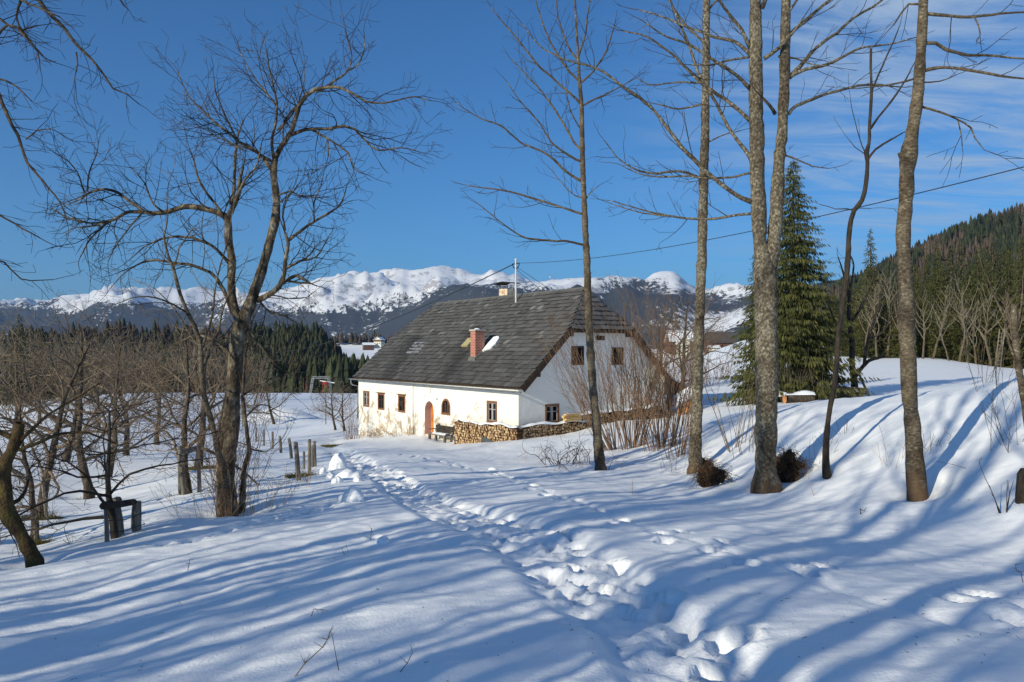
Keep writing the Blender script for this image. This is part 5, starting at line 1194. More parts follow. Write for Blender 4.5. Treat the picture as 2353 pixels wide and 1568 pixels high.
# dark bushes under the forest edge
# left treeline beyond the snow field
g_ = random.Random(9)
for i, x in enumerate(np.linspace(-20, 600, 54)):
    D = g_.uniform(110, 150) if i % 3 else g_.uniform(160, 200); xj = x+g_.uniform(-10, 10); X = (xj-HX)*D/F; zb_ = float(gbase(X, D))-.4
    top = np.interp(xj, [0, 60, 130, 250, 400, 560, 620], [745, 760, 770, 775, 780, 790, 830])+g_.uniform(-8, 22); s = ((HY-top)/F*D-zb_)/12.3
    place('bare%d' % (i % 3), 'bare_forest_tree', (X, D, zb_), i*1.7, (s*1.15, s*1.15, s), 'brown leafless tree in the tree belt beyond the orchard', 'bare tree', 'leafless trees of the belt beyond the orchard')
for i, x in enumerate((95, 130, 165, 340, 372, 395, 560, 600)):
    D = g_.uniform(180, 215); xj = x+g_.uniform(-12, 12); X = (xj-HX)*D/F; zb_ = float(gbase(X, D))-.4
    top = np.interp(xj, [0, 130, 250, 400, 560, 620], [780, 785, 785, 775, 775, 790])+g_.uniform(-8, 25); s = ((HY-top)/F*D-zb_)/12
    place('spruce_c' if i % 2 else 'spruce_b', 'forest_spruce', (X, D, zb_), i*1.7, (s, s, s), 'dark spruce in the tree belt beyond the orchard', 'spruce', 'spruces of the belt beyond the orchard')
for x, D, top, lab in ((45, 105, 718, 'tallest dark spruce at the far left above the orchard'), (90, 112, 755, 'second dark spruce right of the tallest one at the far left')):
    X = (x-HX)*D/F; zb_ = float(gbase(X, D)); s = ((HY-top)/F*D-zb_)/12; place('spruce_c', 'forest_spruce', (X, D, zb_), 1, (s*.9, s*.9, s), lab, 'spruce')

# distant woods: one mesh of small conifers each
def simple_conifer(g, lay=6):
    V = []; Fc = []; n = 0
    for l in range(lay):
        z0 = l/lay*.9+.04; z1 = min(1.0, z0+.34); r = .19*(1-l/lay)**.9+.02; k = 7; a0 = g.uniform(0, 6)
        for j in range(k):
            a = a0+2*math.pi*j/k; rr = r*g.uniform(.7, 1.3); w = .42
            V += [(math.cos(a-w)*rr, math.sin(a-w)*rr, z0+g.uniform(-.03, .02)), (math.cos(a+w)*rr*.9, math.sin(a+w)*rr*.9, z0+.01), (0, 0, z1)]; Fc.append((n, n+1, n+2)); n += 3
    return np.array(V), np.array(Fc)
def wood(name, label, pts, m_, seed, lay=6, wide=1.0, kind='stuff'):
    g = np.random.RandomState(seed); temps = [simple_conifer(g, lay) for _ in range(6)]; q = MB()
    for (x, y, z, h) in pts:
        V, Fc = temps[g.randint(6)]; a = g.uniform(0, 6.3); c, s = math.cos(a)*h*wide, math.sin(a)*h*wide
        v = np.stack([V[:, 0]*c-V[:, 1]*s+x, V[:, 0]*s+V[:, 1]*c+y, V[:, 2]*h+z-h*.03], 1); q.add(v, Fc, 0, float(np.clip(g.normal(.45, .2), 0, 1)))
    o = q.build(name, m_); tag(o, label, 'wood', kind=kind); return o
def scatter(xr, Dr, n, seed, hr, cond=None):
    g = np.random.RandomState(seed); out = []
    while len(out) < n:
        D = g.uniform(*Dr); x = g.uniform(*xr); X = (x-HX)/F*D; z = float(fz(X, D))
        if cond and not cond(x, D, z, g): continue
        out.append((X, D, z, g.uniform(*hr)))
    return out
wood('conifer_wood', 'dark conifer wood covering the knoll left of the farmhouse', scatter((540, 850), (300, 540), 1700, 1, (13, 22), lambda x, D, z, g: HY-F*(z+16)/D < 905), M['needle_dark'], 1, 7)
wood('larch_patch', 'brown leafless trees scattered through the dark knoll wood', scatter((560, 780), (310, 530), 110, 2, (12, 19)), M['larch'], 2, 6, .8)
wood('brown_wood', 'brown leafless wood with some dark conifers on the left, far behind the orchard', scatter((-150, 570), (300, 540), 1500, 12, (11, 18)), M['larch_dark'], 12, 7, 1.2)
wood('conifer_wood', 'thin scatter of dark conifers in the brown wood behind the orchard', scatter((-150, 570), (330, 540), 260, 13, (13, 21)), M['needle_dark'], 13, 7)
wood('conifer_wood', 'green conifers on the steep wooded hill at the right edge', scatter((1700, 2500), (330, 920), 3600, 3, (14, 24), lambda x, D, z, g: pn(np.float64(x/60), np.float64(D/90)) < -.02), M['needle_dark'], 3, 5)
wood('larch_patch', 'brown larches on the steep wooded hill at the right edge', scatter((1800, 2500), (380, 920), 2600, 4, (12, 20), lambda x, D, z, g: pn(np.float64(x/60), np.float64(D/90)) > -.08), M['larch'], 4, 5, .9)
wood('tree_row', 'row of conifers behind the far snowy terrace left of the roof', [(a, b, c, d*(1.2 if i % 5 == 0 else .8)) for i, (a, b, c, d) in enumerate(scatter((560, 1000), (1060, 1110), 190, 5, (12, 22)))], M['needle_dark'], 5, 6)
wood('larch_patch', 'brown trees along the far snowy terrace left of the roof', scatter((760, 1000), (1030, 1070), 120, 6, (9, 17)), M['larch'], 6, 5, 1.3)
wood('tree_row', 'conifers in the dip beside the farmhouse roof, below the far terrace', scatter((775, 900), (640, 800), 110, 7, (14, 26)), M['needle_dark'], 7, 7)

# ------------------------------------------------------------ trees outside the view whose shadows cross the snow
shQ = hab(wig=.12, up=(.25, .35, .3), dens=(.8, 1.1, 1.2, 0), max=2, ratio=.5, ang=(45, 12), rmin=.012, step=(.6, .35, .25), minlen=.3)
for i in range(3): tk, cb = grown(90+i, 18, .30, shQ, .035, 12, .3, .34, k=10, spread=(48, 10)); proto('shade%d' % i, tk, cb, M['bark_grey'], M['twig_dark'])
ca, sa = math.cos(SUN_TH), math.sin(SUN_TH)
sh_spots = [(.6,-17,1.0),(1.9,-24,1.1),(2.7,-15,.9),(3.9,-29,1.2),(4.9,-18,1.1),(6.1,-26,1.1),(7.2,-16,.9),(8.2,-34,1.2),(9.4,-20,1.0),(10.8,-27,1.1),(12.4,-22,1.0),(14.6,-30,1.1),(17.2,-26,1.0),(20.0,-30,1.0),(-1.0,-20,1.0),(-2.6,-28,1.1),(2.2,-33,1.1),(3.3,-21,.8),(5.5,-34,1.2),(1.2,-37,1.1),(8.8,-27,.9),(6.7,-39,1.2),(11.6,-36,1.1),(1.4,-13.5,.8),(3.3,-14,1.0),(6.9,-30,1.2),(7.8,-22,1.0),(10.1,-15,.9),(13.4,-17,.9)]
words = ['first','second','third','fourth','fifth','sixth','seventh','eighth','ninth','tenth','eleventh','twelfth','thirteenth','fourteenth','fifteenth','sixteenth']
for i, (p_, s_, sc_) in enumerate(sh_spots):
    X = s_*ca-p_*sa; Y = s_*sa+p_*ca
    place('shade%d' % (i % 3), 'roadside_tree', (X, Y, float(gbase(X, Y))-.1), i*1.9, sc_, 'bare tree left of the view that throws a long shadow over the snow', 'bare tree', 'bare trees beside the viewpoint')

# ------------------------------------------------------------ shrubs
def shrub(name, label, xv, D, n, hgt, lean, mt_, seed, Q=None, r=.016, spreadr=.35, cat='shrub', group=None, at_=None, dirb=(0, 0)):
    g = random.Random(seed); b = at_ or at(xv, D, 0); b = (b[0], b[1], gzs(b[0], b[1])-.05); e = empty(name, b, label, cat, group)
    Q = Q or hab(wig=.055, up=(.06, .3, .3), dens=(2.0, 1.8, 0), max=2, ratio=.3, bare=.2, minlen=.15, ang=(34, 12), rmin=.0035, step=(.3, .2, .15)); segs = []
    for i in range(n):
        a = g.random()*6.28; rr = spreadr*g.random(); d = norm((math.cos(a)*lean*g.uniform(.2, 1.2)+dirb[0], math.sin(a)*lean*g.uniform(.2, 1.2)*.8+dirb[1], 1))
        grow(segs, (math.cos(a)*rr, math.sin(a)*rr, -.1), d, hgt*g.uniform(.55, 1.1), r*g.uniform(.5, 1.1), 0, Q, g)
    q = MB(); segs = np.array(segs); q.frusta(segs[segs[:, 6] > .009], 5); q.frusta(segs[segs[:, 6] <= .009], 3); q.build('stems', mt_, e); return e
shrub('hazel_bush', 'widest hazel bush with fanning red-brown stems in front of the gable', 1520, 25, 60, 5.2, .38, M['twig_red'], 1, spreadr=.6, r=.017)
shrub('hazel_bush', 'hazel bush with thick stems right of the slenderest tall tree', 1452, 28, 38, 5.4, .30, M['twig_red'], 2, spreadr=.45, r=.024)
shrub('hazel_bush', 'hazel bush leaning left across the gable window, behind the slenderest tall tree', 1405, 28.5, 40, 5.0, .34, M['twig_red'], 3, dirb=(-.42, 0), r=.016)
shrub('hazel_bush', 'hazel bush low on the bank with rust-brown leaves at its foot', 1560, 22.5, 26, 3.6, .36, M['twig_red'], 4, r=.013)
shrub('thin_shrub', 'thin dark shrub between the mid-grey tree and the double-stemmed tree', 1690, 20.5, 11, 2.6, .26, M['twig'], 5, r=.016)
shrub('thin_shrub', 'thin shrub just left of the double-stemmed tree, lower and paler', 1712, 19, 7, 1.5, .3, M['twig'], 6, r=.009)
shrub('bare_bush', 'pale bare bush beside the snow-topped log, in front of the green spruce', 1812, 42.5, 34, 2.8, .42, M['twig_pale'], 7, spreadr=.6)
shrub('bare_bush', 'pale bare bush between the snow-topped log and the pole pile', 1885, 42.5, 34, 2.0, .7, M['twig_pale'], 8, spreadr=.6)
shrub('bare_bush', 'brown shrub against the far left corner of the farmhouse', 808, 49, 22, 3.0, .22, M['twig_red'], 9, spreadr=.5)
for i, (x, D, lab, db) in enumerate(((842, 48.5, 'arching red-brown bramble under the leftmost front window', (.5, 0)), (880, 47, 'arching bramble at the wall below the third front window', (-.4, 0)), (915, 46, 'tangled bramble at the wall left of the front door', (-.2, 0)))):
    shrub('bramble', lab, x, D, 30, 1.5, 1.1, M['twig_red'] if i == 0 else M['twig'], 20+i, hab(wig=.1, up=(-.5, -.3), dens=(1.5, 0), max=1, ratio=.3, step=(.15, .1), ang=(40, 10), rmin=.004, minlen=.1), r=.008, spreadr=.7, dirb=db)
shrub('dry_stalks', 'tall dead stalks before the wall between the third window and the door', 950, 45.5, 8, 2.2, .22, M['twig'], 25, r=.012)
brQ = hab(wig=.32, up=(-.1, .1, .1), dens=(2.4, 3, 3, 0), max=3, ratio=.6, ang=(60, 20), rmin=.005, step=(.15, .12, .1), minlen=.1)
shrub('brush_pile', 'dark tangled brush heap left of the slenderest tall tree', 1290, 25, 16, 1.6, 1.0, M['twig_dark'], 30, brQ, r=.02, spreadr=.8)
shrub('brush_pile', 'lower pale brush in front of the dark brush heap', 1320, 23, 12, 1.2, .9, M['twig'], 31, brQ, r=.014, spreadr=.9)
thQ = hab(wig=.1, up=(.2, .3, .2), dens=(2, 2.4, 0), max=2, ratio=.45, ang=(40, 14), rmin=.0032, step=(.2, .14, .1), minlen=.1)
shrub('thicket', 'reddish thin shoots round the foot of the crooked old fruit tree', 530, 14.3, 34, 2.6, .28, M['twig_red'], 32, thQ, r=.007, spreadr=.35)
shrub('thicket', 'straw-brown undergrowth right of the crooked old fruit tree', 590, 15.2, 40, .75, .9, M['straw'], 33, thQ, r=.004, spreadr=.6)
shrub('thicket', 'straw-brown undergrowth left of the crooked old fruit tree', 478, 14.0, 22, .95, .9, M['straw'], 34, thQ, r=.004, spreadr=.5)
shrub('thicket', 'dry grass and stems beside the nearest fence posts', 655, 17.5, 36, .6, .9, M['straw'], 35, thQ, r=.004, spreadr=.7)
shrub('thicket', 'small dark twiggy plant between the nearest fence post and the snow blocks', 710, 19.6, 7, .8, .6, M['twig_dark'], 36, thQ, r=.006, spreadr=.1)
shrub('thicket', 'bare young thorn plants on the right part of the bank', 2290, 15.5, 12, 1.3, .5, M['twig'], 37, thQ, r=.007, spreadr=.4)
shrub('thicket', 'tall dry weed stems above the right end of the bank', 2262, 17, 7, 1.7, .3, M['twig'], 38, thQ, r=.007, spreadr=.2)
shrub('thicket', 'dense dry twigs at the right edge of the view', 2335, 12.5, 16, 1.2, .6, M['twig'], 39, thQ, r=.006, spreadr=.4)
shrub('thicket', 'dark broken twig cluster low on the snow near the right edge', 2312, 10.4, 4, .75, .5, M['twig_dark'], 40, thQ, r=.011, spreadr=.05)
shrub('thicket', 'dry twigs left of the knotted tall tree foot', 2060, 13.8, 12, .6, .9, M['straw'], 41, thQ, r=.004, spreadr=.4)
shrub('thicket', 'withered leafy stems right of the knotted tall tree foot', 2140, 13.8, 14, .45, .9, M['twig_red'], 42, thQ, r=.005, spreadr=.2)
shrub('thicket', 'thin twigs beside the curving sapling foot', 1880, 16.3, 9, .9, .5, M['twig'], 43, thQ, r=.006, spreadr=.2)
shrub('thicket', 'dark withered stalks right of the curving sapling', 1945, 17, 7, .5, .8, M['twig_dark'], 44, thQ, r=.006, spreadr=.15)
shrub('thicket', 'thin young stems in the snow below the widest hazel bush', 1545, 20.5, 9, 1.0, .5, M['twig'], 45, thQ, r=.006, spreadr=.5)
shrub('thicket', 'low straw stems in the snow of the yard before the log stack', 1205, 27, 12, .6, .5, M['straw'], 46, thQ, r=.004, spreadr=.6)
shrub('thicket', 'brown scrub on the hillside seen between house and spruce', 1655, 74, 60, 2.2, .6, M['twig_red'], 47, hab(dens=(.8, 0), max=1, rmin=.012, step=(.4, .3)), r=.02, spreadr=4)
shrub('thicket', 'brown scrub behind the lean-to roof', 1612, 66, 50, 2.0, .6, M['twig_red'], 48, hab(dens=(.8, 0), max=1, rmin=.012, step=(.4, .3)), r=.02, spreadr=3)
shrub('bare_bush', 'small leafless bush behind the thin field pole', 775*1., 73, 16, 2.0, .5, M['twig'], 49, at_=at(768-8, 84))
# single weeds poking out of the near snow
def weed(label, pts, D, r, m_='twig_dark', side=2, seed=0):
    g = random.Random(seed); p0 = hit(*pts[0]); D0 = p0[1]; base = (p0[0], p0[1], gzs(p0[0], p0[1])-.03); e = []
    w = [np.array(base)]+[np.array(P(x, y, D0+dy)) for (x, y), dy in zip(pts[1:], np.linspace(.03, .12, len(pts)-1))]
    q = MB(); w = [c-np.array(base) for c in w]; q.tube(w, np.linspace(r, r*.5, len(w)), 4)
    for i in range(side):
        k = g.randrange(1, len(w)); c = w[k]; q.tube([c, c+np.array([g.uniform(-.06, .06), g.uniform(-.03, .03), g.uniform(-.01, .06)])], [r*.6, r*.3], 3)
    o = q.build('weed', M[m_], loc=None); o.location = base; tag(o, label, 'weed'); return o
weed('long straw-coloured umbel stalk leaning right in the near snow', [(668,1568),(700,1525),(740,1488),(752,1470),(757,1455)], 5, .0045, 'straw', 14, 1)
weed('thin upright dark stem beside the straw-coloured umbel stalk', [(780,1553),(770,1500),(762,1455)], 5, .003, side=0, seed=2)
weed('long low-arching stem lying over the near snow', [(822,1541),(870,1530),(920,1524),(940,1530)], 5, .003, side=1, seed=3)
weed('dark curved stem rising where the low-arching stem ends', [(908,1553),(935,1525),(947,1500),(943,1482)], 5, .003, side=2, seed=4)
weed('bent dark blades in the snow left of centre', [(712,1422),(720,1400),(745,1402),(735,1412)], 6, .0035, side=4, seed=5)
weed('pair of dark stubs sticking up in front of the trampled path', [(874,1365),(866,1352)], 7, .006, side=1, seed=6)
weed('short dark stalk with a seed head in the left foreground', [(430,1307),(434,1296),(436,1285)], 9, .005, side=3, seed=7)
weed('three thin dark stems left of the snow hummock', [(851,1238),(853,1215),(858,1230)], 11, .004, side=3, seed=8)
weed('small straw loop in the snow under the three thin stems', [(793,1275),(785,1260),(795,1252),(800,1270)], 9, .004, 'straw', 1, 9)
weed('small brown bent blade right of the bent dark blades', [(806,1432),(795,1421),(790,1427)], 6, .003, 'straw', 1, 10)
weed('dark forked stub in the open snow below the sapling', [(1978,1182),(1976,1170),(1985,1175)], 12, .01, side=1, seed=11)
weed('dry stalk leaning in the snow beneath the sapling', [(1870,1140),(1862,1115),(1857,1095)], 14, .006, 'straw', 4, 12)
weed('pale upright stem in the snow below the slenderest tall tree', [(1452,1153-15),(1453,1095+10)], 18, .007, 'straw', 0, 13)
weed('tall straw-coloured stem in front of the old fruit tree thicket', [(1005*.375+217,1143),(592,1100),(594,1060)], 14, .006, 'straw', 0, 14)
weed('withered seed stalks at the right border of the near snow', [(2352,1335),(2345,1315),(2335,1312),(2333,1298)], 7, .004, 'twig_dark', 6, 15)
weed('long thin stem lying on the bank right of the knotted tree', [(2228,1075),(2190,1068),(2150,1060)], 13, .004, 'twig_dark', 2, 16)

# ------------------------------------------------------------ dead root clumps on the bank
def lumpmesh(rx, ry, rz_, seed, amp=.25, sub=3, sharp=1.0):
    bm = bmesh.new(); bmesh.ops.create_icosphere(bm, subdivisions=sub, radius=1); v = np.array([x.co[:] for x in bm.verts]); f = np.array([[q.index for q in x.verts] for x in bm.faces]); bm.free()
    n = pn(v[:, 0]*1.3+seed, v[:, 1]*1.3+v[:, 2]*1.1)+.5*pn(v[:, 0]*3+seed, v[:, 1]*3-v[:, 2]*2.7+seed)+.22*pn(v[:, 0]*8+seed, v[:, 1]*7-v[:, 2]*8+seed)
    v = v*(1+amp*n)[:, None]; v[:, 0] += .35*v[:, 2]*math.sin(seed); v[:, 2] *= 1-.15*np.abs(v[:, 0]); v = v*np.array([rx, ry, rz_]); return v, f
import bmesh
for i, (x, y, wd, ht, lab) in enumerate(((1642, 1122, 76, 52, 'dark clump of roots and dead grass left of the double-stemmed tree'), (1818, 1084, 78, 84, 'largest clump of roots and brown dead grass right behind the double-stemmed tree'), (1626, 1072, 30, 34, 'small root clump at the foot of the mid-grey tall tree'))):
    b = hit(x, y); D = b[1]; k_ = D/F; b = (b[0], D+.22, gzs(b[0], D)-.04); w_, h_ = wd*k_, ht*k_; e = empty('root_clump', b, lab, 'root clump')
    v, f = lumpmesh(w_*.36, .22, h_*.42, i*7.+2, .8, 5); q = MB(); v[:, 2] += h_*.4; v[:, 1] += .18; q.add(v, f); q.build('earth', M['root'], e)
    g = random.Random(i); segs = []; sg2 = []
    for k in range(int(420*w_)+60):
        px_ = g.uniform(-.52, .52)*w_; pz = h_*g.uniform(.35, 1.0)*(1-1.6*(px_/w_)**2); p = (px_, g.uniform(-.12, .25), pz); d = norm((g.gauss(0, .5)+px_/w_, -.35+g.gauss(0, .35), g.gauss(.1, .5)))
        grow(segs if k % 3 else sg2, p, d, g.uniform(.12, .38), .0035, 2, hab(wig=.16, up=(-2.6, -2.6, -2.6), dens=(0, 0, 0), max=0, rmin=.002, step=(.07, .07, .07)), g)
    for k in range(26): a = g.random()*6.28; grow(sg2, (0, 0, h_*.5), norm((math.cos(a), -.4, math.sin(a)+.3)), g.uniform(.3, .7)*w_, .008, 1, brQ, g)
    q = MB(); q.frusta(segs, 3); q.build('dead_grass', M['grass_brown'], e); q = MB(); q.frusta(sg2, 3); q.build('roots', M['twig_dark'], e)
    pass
b = hit(2351, 1154); b = (b[0], b[1], gzs(b[0], b[1])); q = MB(); q.tube([(0, 0, -.3), (0, 0, .1), (.02, .02, .36), (.02, .03, .44)], [.10, .085, .075, .03], 10, rough=.18, rs=np.random.RandomState(4)); o = q.build('stump', M['bark_dark']); o.location = b; tag(o, 'dark broken stump at the right edge of the bank', 'stump')
# ------------------------------------------------------------ snow blocks beside the path
for i, (x, y, w, h, lab) in enumerate(((774,1076,34,34,'tallest snow block standing beside the path'),(741,1088,18,15,'small snow block left of the tallest one'),(758,1096,20,15,'round snow block in front of the tallest one'),(798,1094,50,18,'broad low snow block right of the tallest one'),(775,1110,26,13,'low dirty snow block nearer than the broad one'),(822,1106,24,10,'flat snow block at the edge of the trampled path'),(806,1152,50,29,'big rounded snow block nearest the camera beside the path'),(782,1068,12,10,'tiny snow crumb behind the tallest block'),(880,1243,34,14,'low snow hummock in the middle foreground'),(1130,1078,18,6,'tiny snow heap alone in the smooth yard snow'))):
    b = hit(x, y); D = b[1]; b = (b[0], D, gzs(b[0], D)); v, f = lumpmesh(w*.5*D/F*1.15, w*.45*D/F, h*D/F*1.05, i*5.3+1, .17, 4); q = MB(); q.add(v, f); o = q.build('snow_block', M['snow'], smooth=True); o.location = b; o.rotation_euler = (0, 0, i); tag(o, lab, 'snow block', 'snow blocks thrown up beside the path')
# ------------------------------------------------------------ fence posts, stakes, guards
posts = [(588,1016,34,51,0,.10,'farthest fence post visible beside the field'),(606,1025,39,46,0,.10,'second farthest fence post by the field'),(626,1033,40,42,0,.10,'slim fence post third from the far end'),(646,1040,38,38,-.1,.11,'fence post fourth from the far end, tilted left'),(671,1053,46,33,-.16,.10,'dark fence post leaning left, fifth from the far end'),
 (686,1105,88,21,-.08,.10,'thickest lichen-grown fence post, nearest the camera'),(698,1063,40,25.5,0,.065,'pale squared post behind the thickest one'),(711,1086,78,24,0,.085,'tall straight post right of the pale squared one'),(718,1070,50,25.8,0,.06,'thin post squeezed between two taller ones'),(724,1070,58,26,-.05,.085,'rightmost fence post with rounded top')]
for i, (x, y, h, D, tl_, r, lab) in enumerate(posts):
    X = (x-HX)*D/F; z = gzs(X, D); hh = h*D/F; q = MB(); g = np.random.RandomState(i)
    r *= .68; q.tube([(0, 0, -.3), (tl_*hh*.5, 0, hh*.5), (tl_*hh, 0, hh*.97), (tl_*hh, 0, hh)], [r, r*.95, r*.9, r*.7], 8, rough=.1, rs=g); o = q.build('fence_post', M['wood_old'], smooth=False); o.location = (X, D, z); tag(o, lab, 'fence post', 'old wooden fence posts beside the road')
q = MB(); p = at(748, 68); q.tube([(0, 0, -.2), (.02, 0, 2.6)], .045, 6); o = q.build('field_pole', M['wood_old']); o.location = p; tag(o, 'thin upright pole alone in the flat snow field', 'pole')
def stake(par, O, x, y, h, D, r, dx=0, nm='stake'):
    X = (x-HX)*D/F; q = MB(); g = np.random.RandomState(int(x)); z = (HY-y)*D/F; q.tube([(0, 0, -.4), (dx*.5, 0, h*.5), (dx, 0, h)], [r, r, r*.9], 7, rough=.12, rs=g); o = q.build(nm, M['wood_old'], par); o.location = (X-O[0], D-O[1], z-O[2])
DG = 12.2; O = P(262, 1250, DG); e = empty('tree_guard', O, 'near grey wooden tree guard of stakes joined by a heavy rail', 'tree guard')
for x, y, h, D, r, dx in ((247,1256,.62,12.1,.035,-.03),(263,1253,.6,12.5,.04,0),(273,1249,.66,12.5,.06,-.08),(280,1247,.72,12.6,.05,-.1),(285,1245,.7,12.7,.04,-.12),(312,1222,.50,12.9,.075,.01)): stake(e, O, x, y, h, D, r, dx)
q = MB(); a_ = np.array(P(236, 1164, 12.0)); b_ = np.array(P(308, 1154, 12.8)); c_ = np.array(P(272, 1148, 13.3)); q.tube([a_-O, b_-O], .055, 7, rough=.1); o = q.build('rail', M['bark_dark'], e)
q = MB(); q.tube([a_-O, c_-O], .055, 6, rough=.1); q.build('rail', M['bark_dark'], e)
q = MB()
for z in (.2, .38): q.tube([(-.12, -.1, z), (.1, .1, z-.03), (.34, .3, z+.05)], .006, 4)
q.build('barbed_wire', M['rust'], e)
DG = 19.6; O = P(430, 1130, DG); e = empty('tree_guard', O, 'far tree guard of three tall stakes with one cross rail', 'tree guard')
for x, y, h, D, r, dx in ((422,1133,1.15,19.2,.05,-.1),(414,1128,1.1,20.2,.04,-.05),(459,1124,1.05,19.8,.05,-.06)): stake(e, O, x, y, h, D, r, dx)
q = MB(); q.tube([np.array(P(410, 1040, 19.2))-O, np.array(P(458, 1030, 19.9))-O], .07, 7, rough=.1); q.build('rail', M['wood_old'], e)
for x, y, h, D, lab in ((88,1249,.95,13.9,'leaning stake tied to the thin lichen-grey tree'),(110,1186,.95,17.2,'stake right of the grey-trunked orchard tree'),(82,1130,.8,19,'weathered stake in the orchard near the left edge')):
    q = MB(); q.tube([(0, 0, -.3), (-.12, 0, h)], .035, 6, rough=.1); o = q.build('stake', M['wood_old']); p = P(x, y, D); o.location = (p[0], p[1], gzs(p[0], p[1])); tag(o, lab, 'stake')
# patches of old grass at trunk feet
for i, (x, D, rx, lab) in enumerate(((435, 20.0, .55, 'mossy grass patch at the foot of the far guarded tree'), (90, 17.4, .45, 'grass patch round the grey-trunked orchard tree'), (692, 22.5, .5, 'green grass tuft on the slope behind the nearest fence post'), (82, 13.8, .3, 'dead grass round the thin lichen-grey tree'), (208, 22.8, .5, 'grass patch at the foot of the straight-trunked orchard tree'), (468, 26.5, .6, 'grass patch below the left-leaning orchard tree'), (773, 43, .9, 'bare grass strip beside the wall mound left of the house'))):
    p = at(x, D); p = (p[0], p[1], gzs(p[0], p[1])); v, f = lumpmesh(rx, rx*.6, .07, i*3.1, .3, 3); q = MB(); q.add(v, f); g = np.random.RandomState(i); sg = []
    for k in range(220): a = g.uniform(0, 6.28); r_ = rx*math.sqrt(g.rand()); sg.append((math.cos(a)*r_, math.sin(a)*r_*.6, .02, math.cos(a)*r_+g.normal(0, .06), math.sin(a)*r_*.6+g.normal(0, .06), .05+g.rand()*.09, .005, .002))
    q.frusta(sg, 3); o = q.build('grass_patch', M['grass']); o.location = p; tag(o, lab, 'grass patch')
# needles, bark crumbs and twig ends lying on the near snow
g = np.random.RandomState(77); sg = []
for k in range(420):
    Y = 3.6+14*g.rand()**1.3; X = g.uniform(-.66, .66)*Y
    a = g.uniform(0, 6.28); L = g.uniform(.008, .03)*(1 if g.rand() < .93 else 3.0); z = gzs(X, Y)+.004; sg.append((X, Y, z, X+math.cos(a)*L, Y+math.sin(a)*L, z+g.uniform(0, .008), .0022, .0015))
q = MB(); q.frusta(sg, 3); o = q.build('twig_litter', M['twig_dark']); tag(o, 'fine twig and bark litter sprinkled over the near snow', 'litter', kind='stuff')
# ------------------------------------------------------------ upper field: log, pole pile
p = at(1833, 40.5); z = gzs(p[0], p[1]); e = empty('cut_log', (p[0], p[1], z), 'thick sawn log with snow on top in front of the green spruce', 'log')
g = np.random.RandomState(2); q = MB(); q.tube([(-.72, -.1, .24), (-.2, 0, .25), (.5, .12, .24), (.78, .16, .23)], [.32, .30, .30, .28], 12, rough=.06, rs=g, cap=False); q.build('bark', M['bark_brown'], e, True)
q = MB(); a = np.linspace(0, 2*math.pi, 12, endpoint=False)
for x, y, r in ((-.725, -.1, .31), (.785, .16, .27)): b0 = q.n; q.add([(x, y+math.cos(t_)*r, .24+math.sin(t_)*r) for t_ in a], np.zeros((0, 4), int)); q.f.append(np.array([[b0+k for k in range(12)]])); q.m.append(np.array([0]))
q.build('sawn_end', M['plank_new'], e)
q = MB(); xs = np.linspace(-.95, .85, 12); q.add([(x, y+x*.15, .42+h*(1+.4*math.sin(x*4))) for x in xs for y, h in ((-.3, .0), (-.12, .14), (.1, .16), (.3, -.1))], [(4*i+j, 4*i+4+j, 4*i+5+j, 4*i+j+1) for i in range(11) for j in range(3)]); q.build('snow_cap', M['snow'], e, True)
p = at(1935, 45); z = gzs(p[0], p[1]); e = empty('pole_pile', (p[0], p[1], z), 'pile of thin cut poles at the foot of the dark fruit tree', 'pole pile'); g = np.random.RandomState(6)
for i in range(34):
    q = MB(); x = g.uniform(-.2, .2); zz_ = .04+.62*g.rand()*(1); y = g.uniform(-.45, .45)*(1-zz_*.7); r = g.uniform(.025, .055); L = g.uniform(.8, 1.3)
    q.tube([(x-L, y+g.uniform(-.1, .1), zz_+g.uniform(-.05, .05)), (x, y, zz_+.03), (x+L, y+g.uniform(-.1, .1), zz_+g.uniform(-.08, .05))], [r*.7, r, r*.8], 5); q.build('pole', M['wood_old'] if i % 3 else M['bark_brown'], e)
# hunter's ladder at the forest edge
p = at(2292, 90); q = MB()
for s_ in (-.3, .3): q.tube([(s_, 0, 0), (s_+.9, .6, 4.4)], .06, 5)
for k in range(9): q.tube([(-.3+.1*k, .067*k, .45*k+.3), (.3+.1*k, .067*k, .45*k+.3)], .04, 4)
o = q.build('ladder', M['twig_pale']); o.location = p; tag(o, 'wooden ladder leaning on a pale trunk at the forest edge', 'ladder')

# ------------------------------------------------------------ ski lift on the far field
D = 222; zb_ = gz((735-HX)*D/F, D); O = np.array([(735-HX)*D/F, D, zb_]); e = empty('ski_lift_pylon', O, 'grey lattice ski tow pylon on the field crest left of the house', 'ski lift')
def lattice(par, p, q_, w, n, nm='lattice_leg'):
    m_ = MB(); p = np.array(p, float); q_ = np.array(q_, float); d = (q_-p)/np.linalg.norm(q_-p); u = np.cross(d, (0, 1, 0)); u /= np.linalg.norm(u)+1e-9; v = np.array([0, 1, 0])
    for a, b in ((-1, -1), (1, -1), (1, 1), (-1, 1)): m_.tube([p+u*w*a+v*w*b, q_+u*w*a+v*w*b], .05, 4)
    for i in range(n):
        A = p+(q_-p)*i/n; B = p+(q_-p)*(i+1)/n
        for b in (-1, 1): m_.tube([A-u*w+v*w*b, B+u*w+v*w*b], .035, 3); m_.tube([A+u*w+v*w*b, B-u*w+v*w*b], .035, 3)
    m_.build(nm, M['steel'], par)
hh = 4.6; lattice(e, (-2.9, 0, -.6), (-2.0, 0, hh), .28, 7); lattice(e, (3.4, 0, -.6), (2.4, 0, hh), .28, 7); lattice(e, (-2.2, 0, hh), (2.6, 0, hh), .28, 7, 'crossbeam')
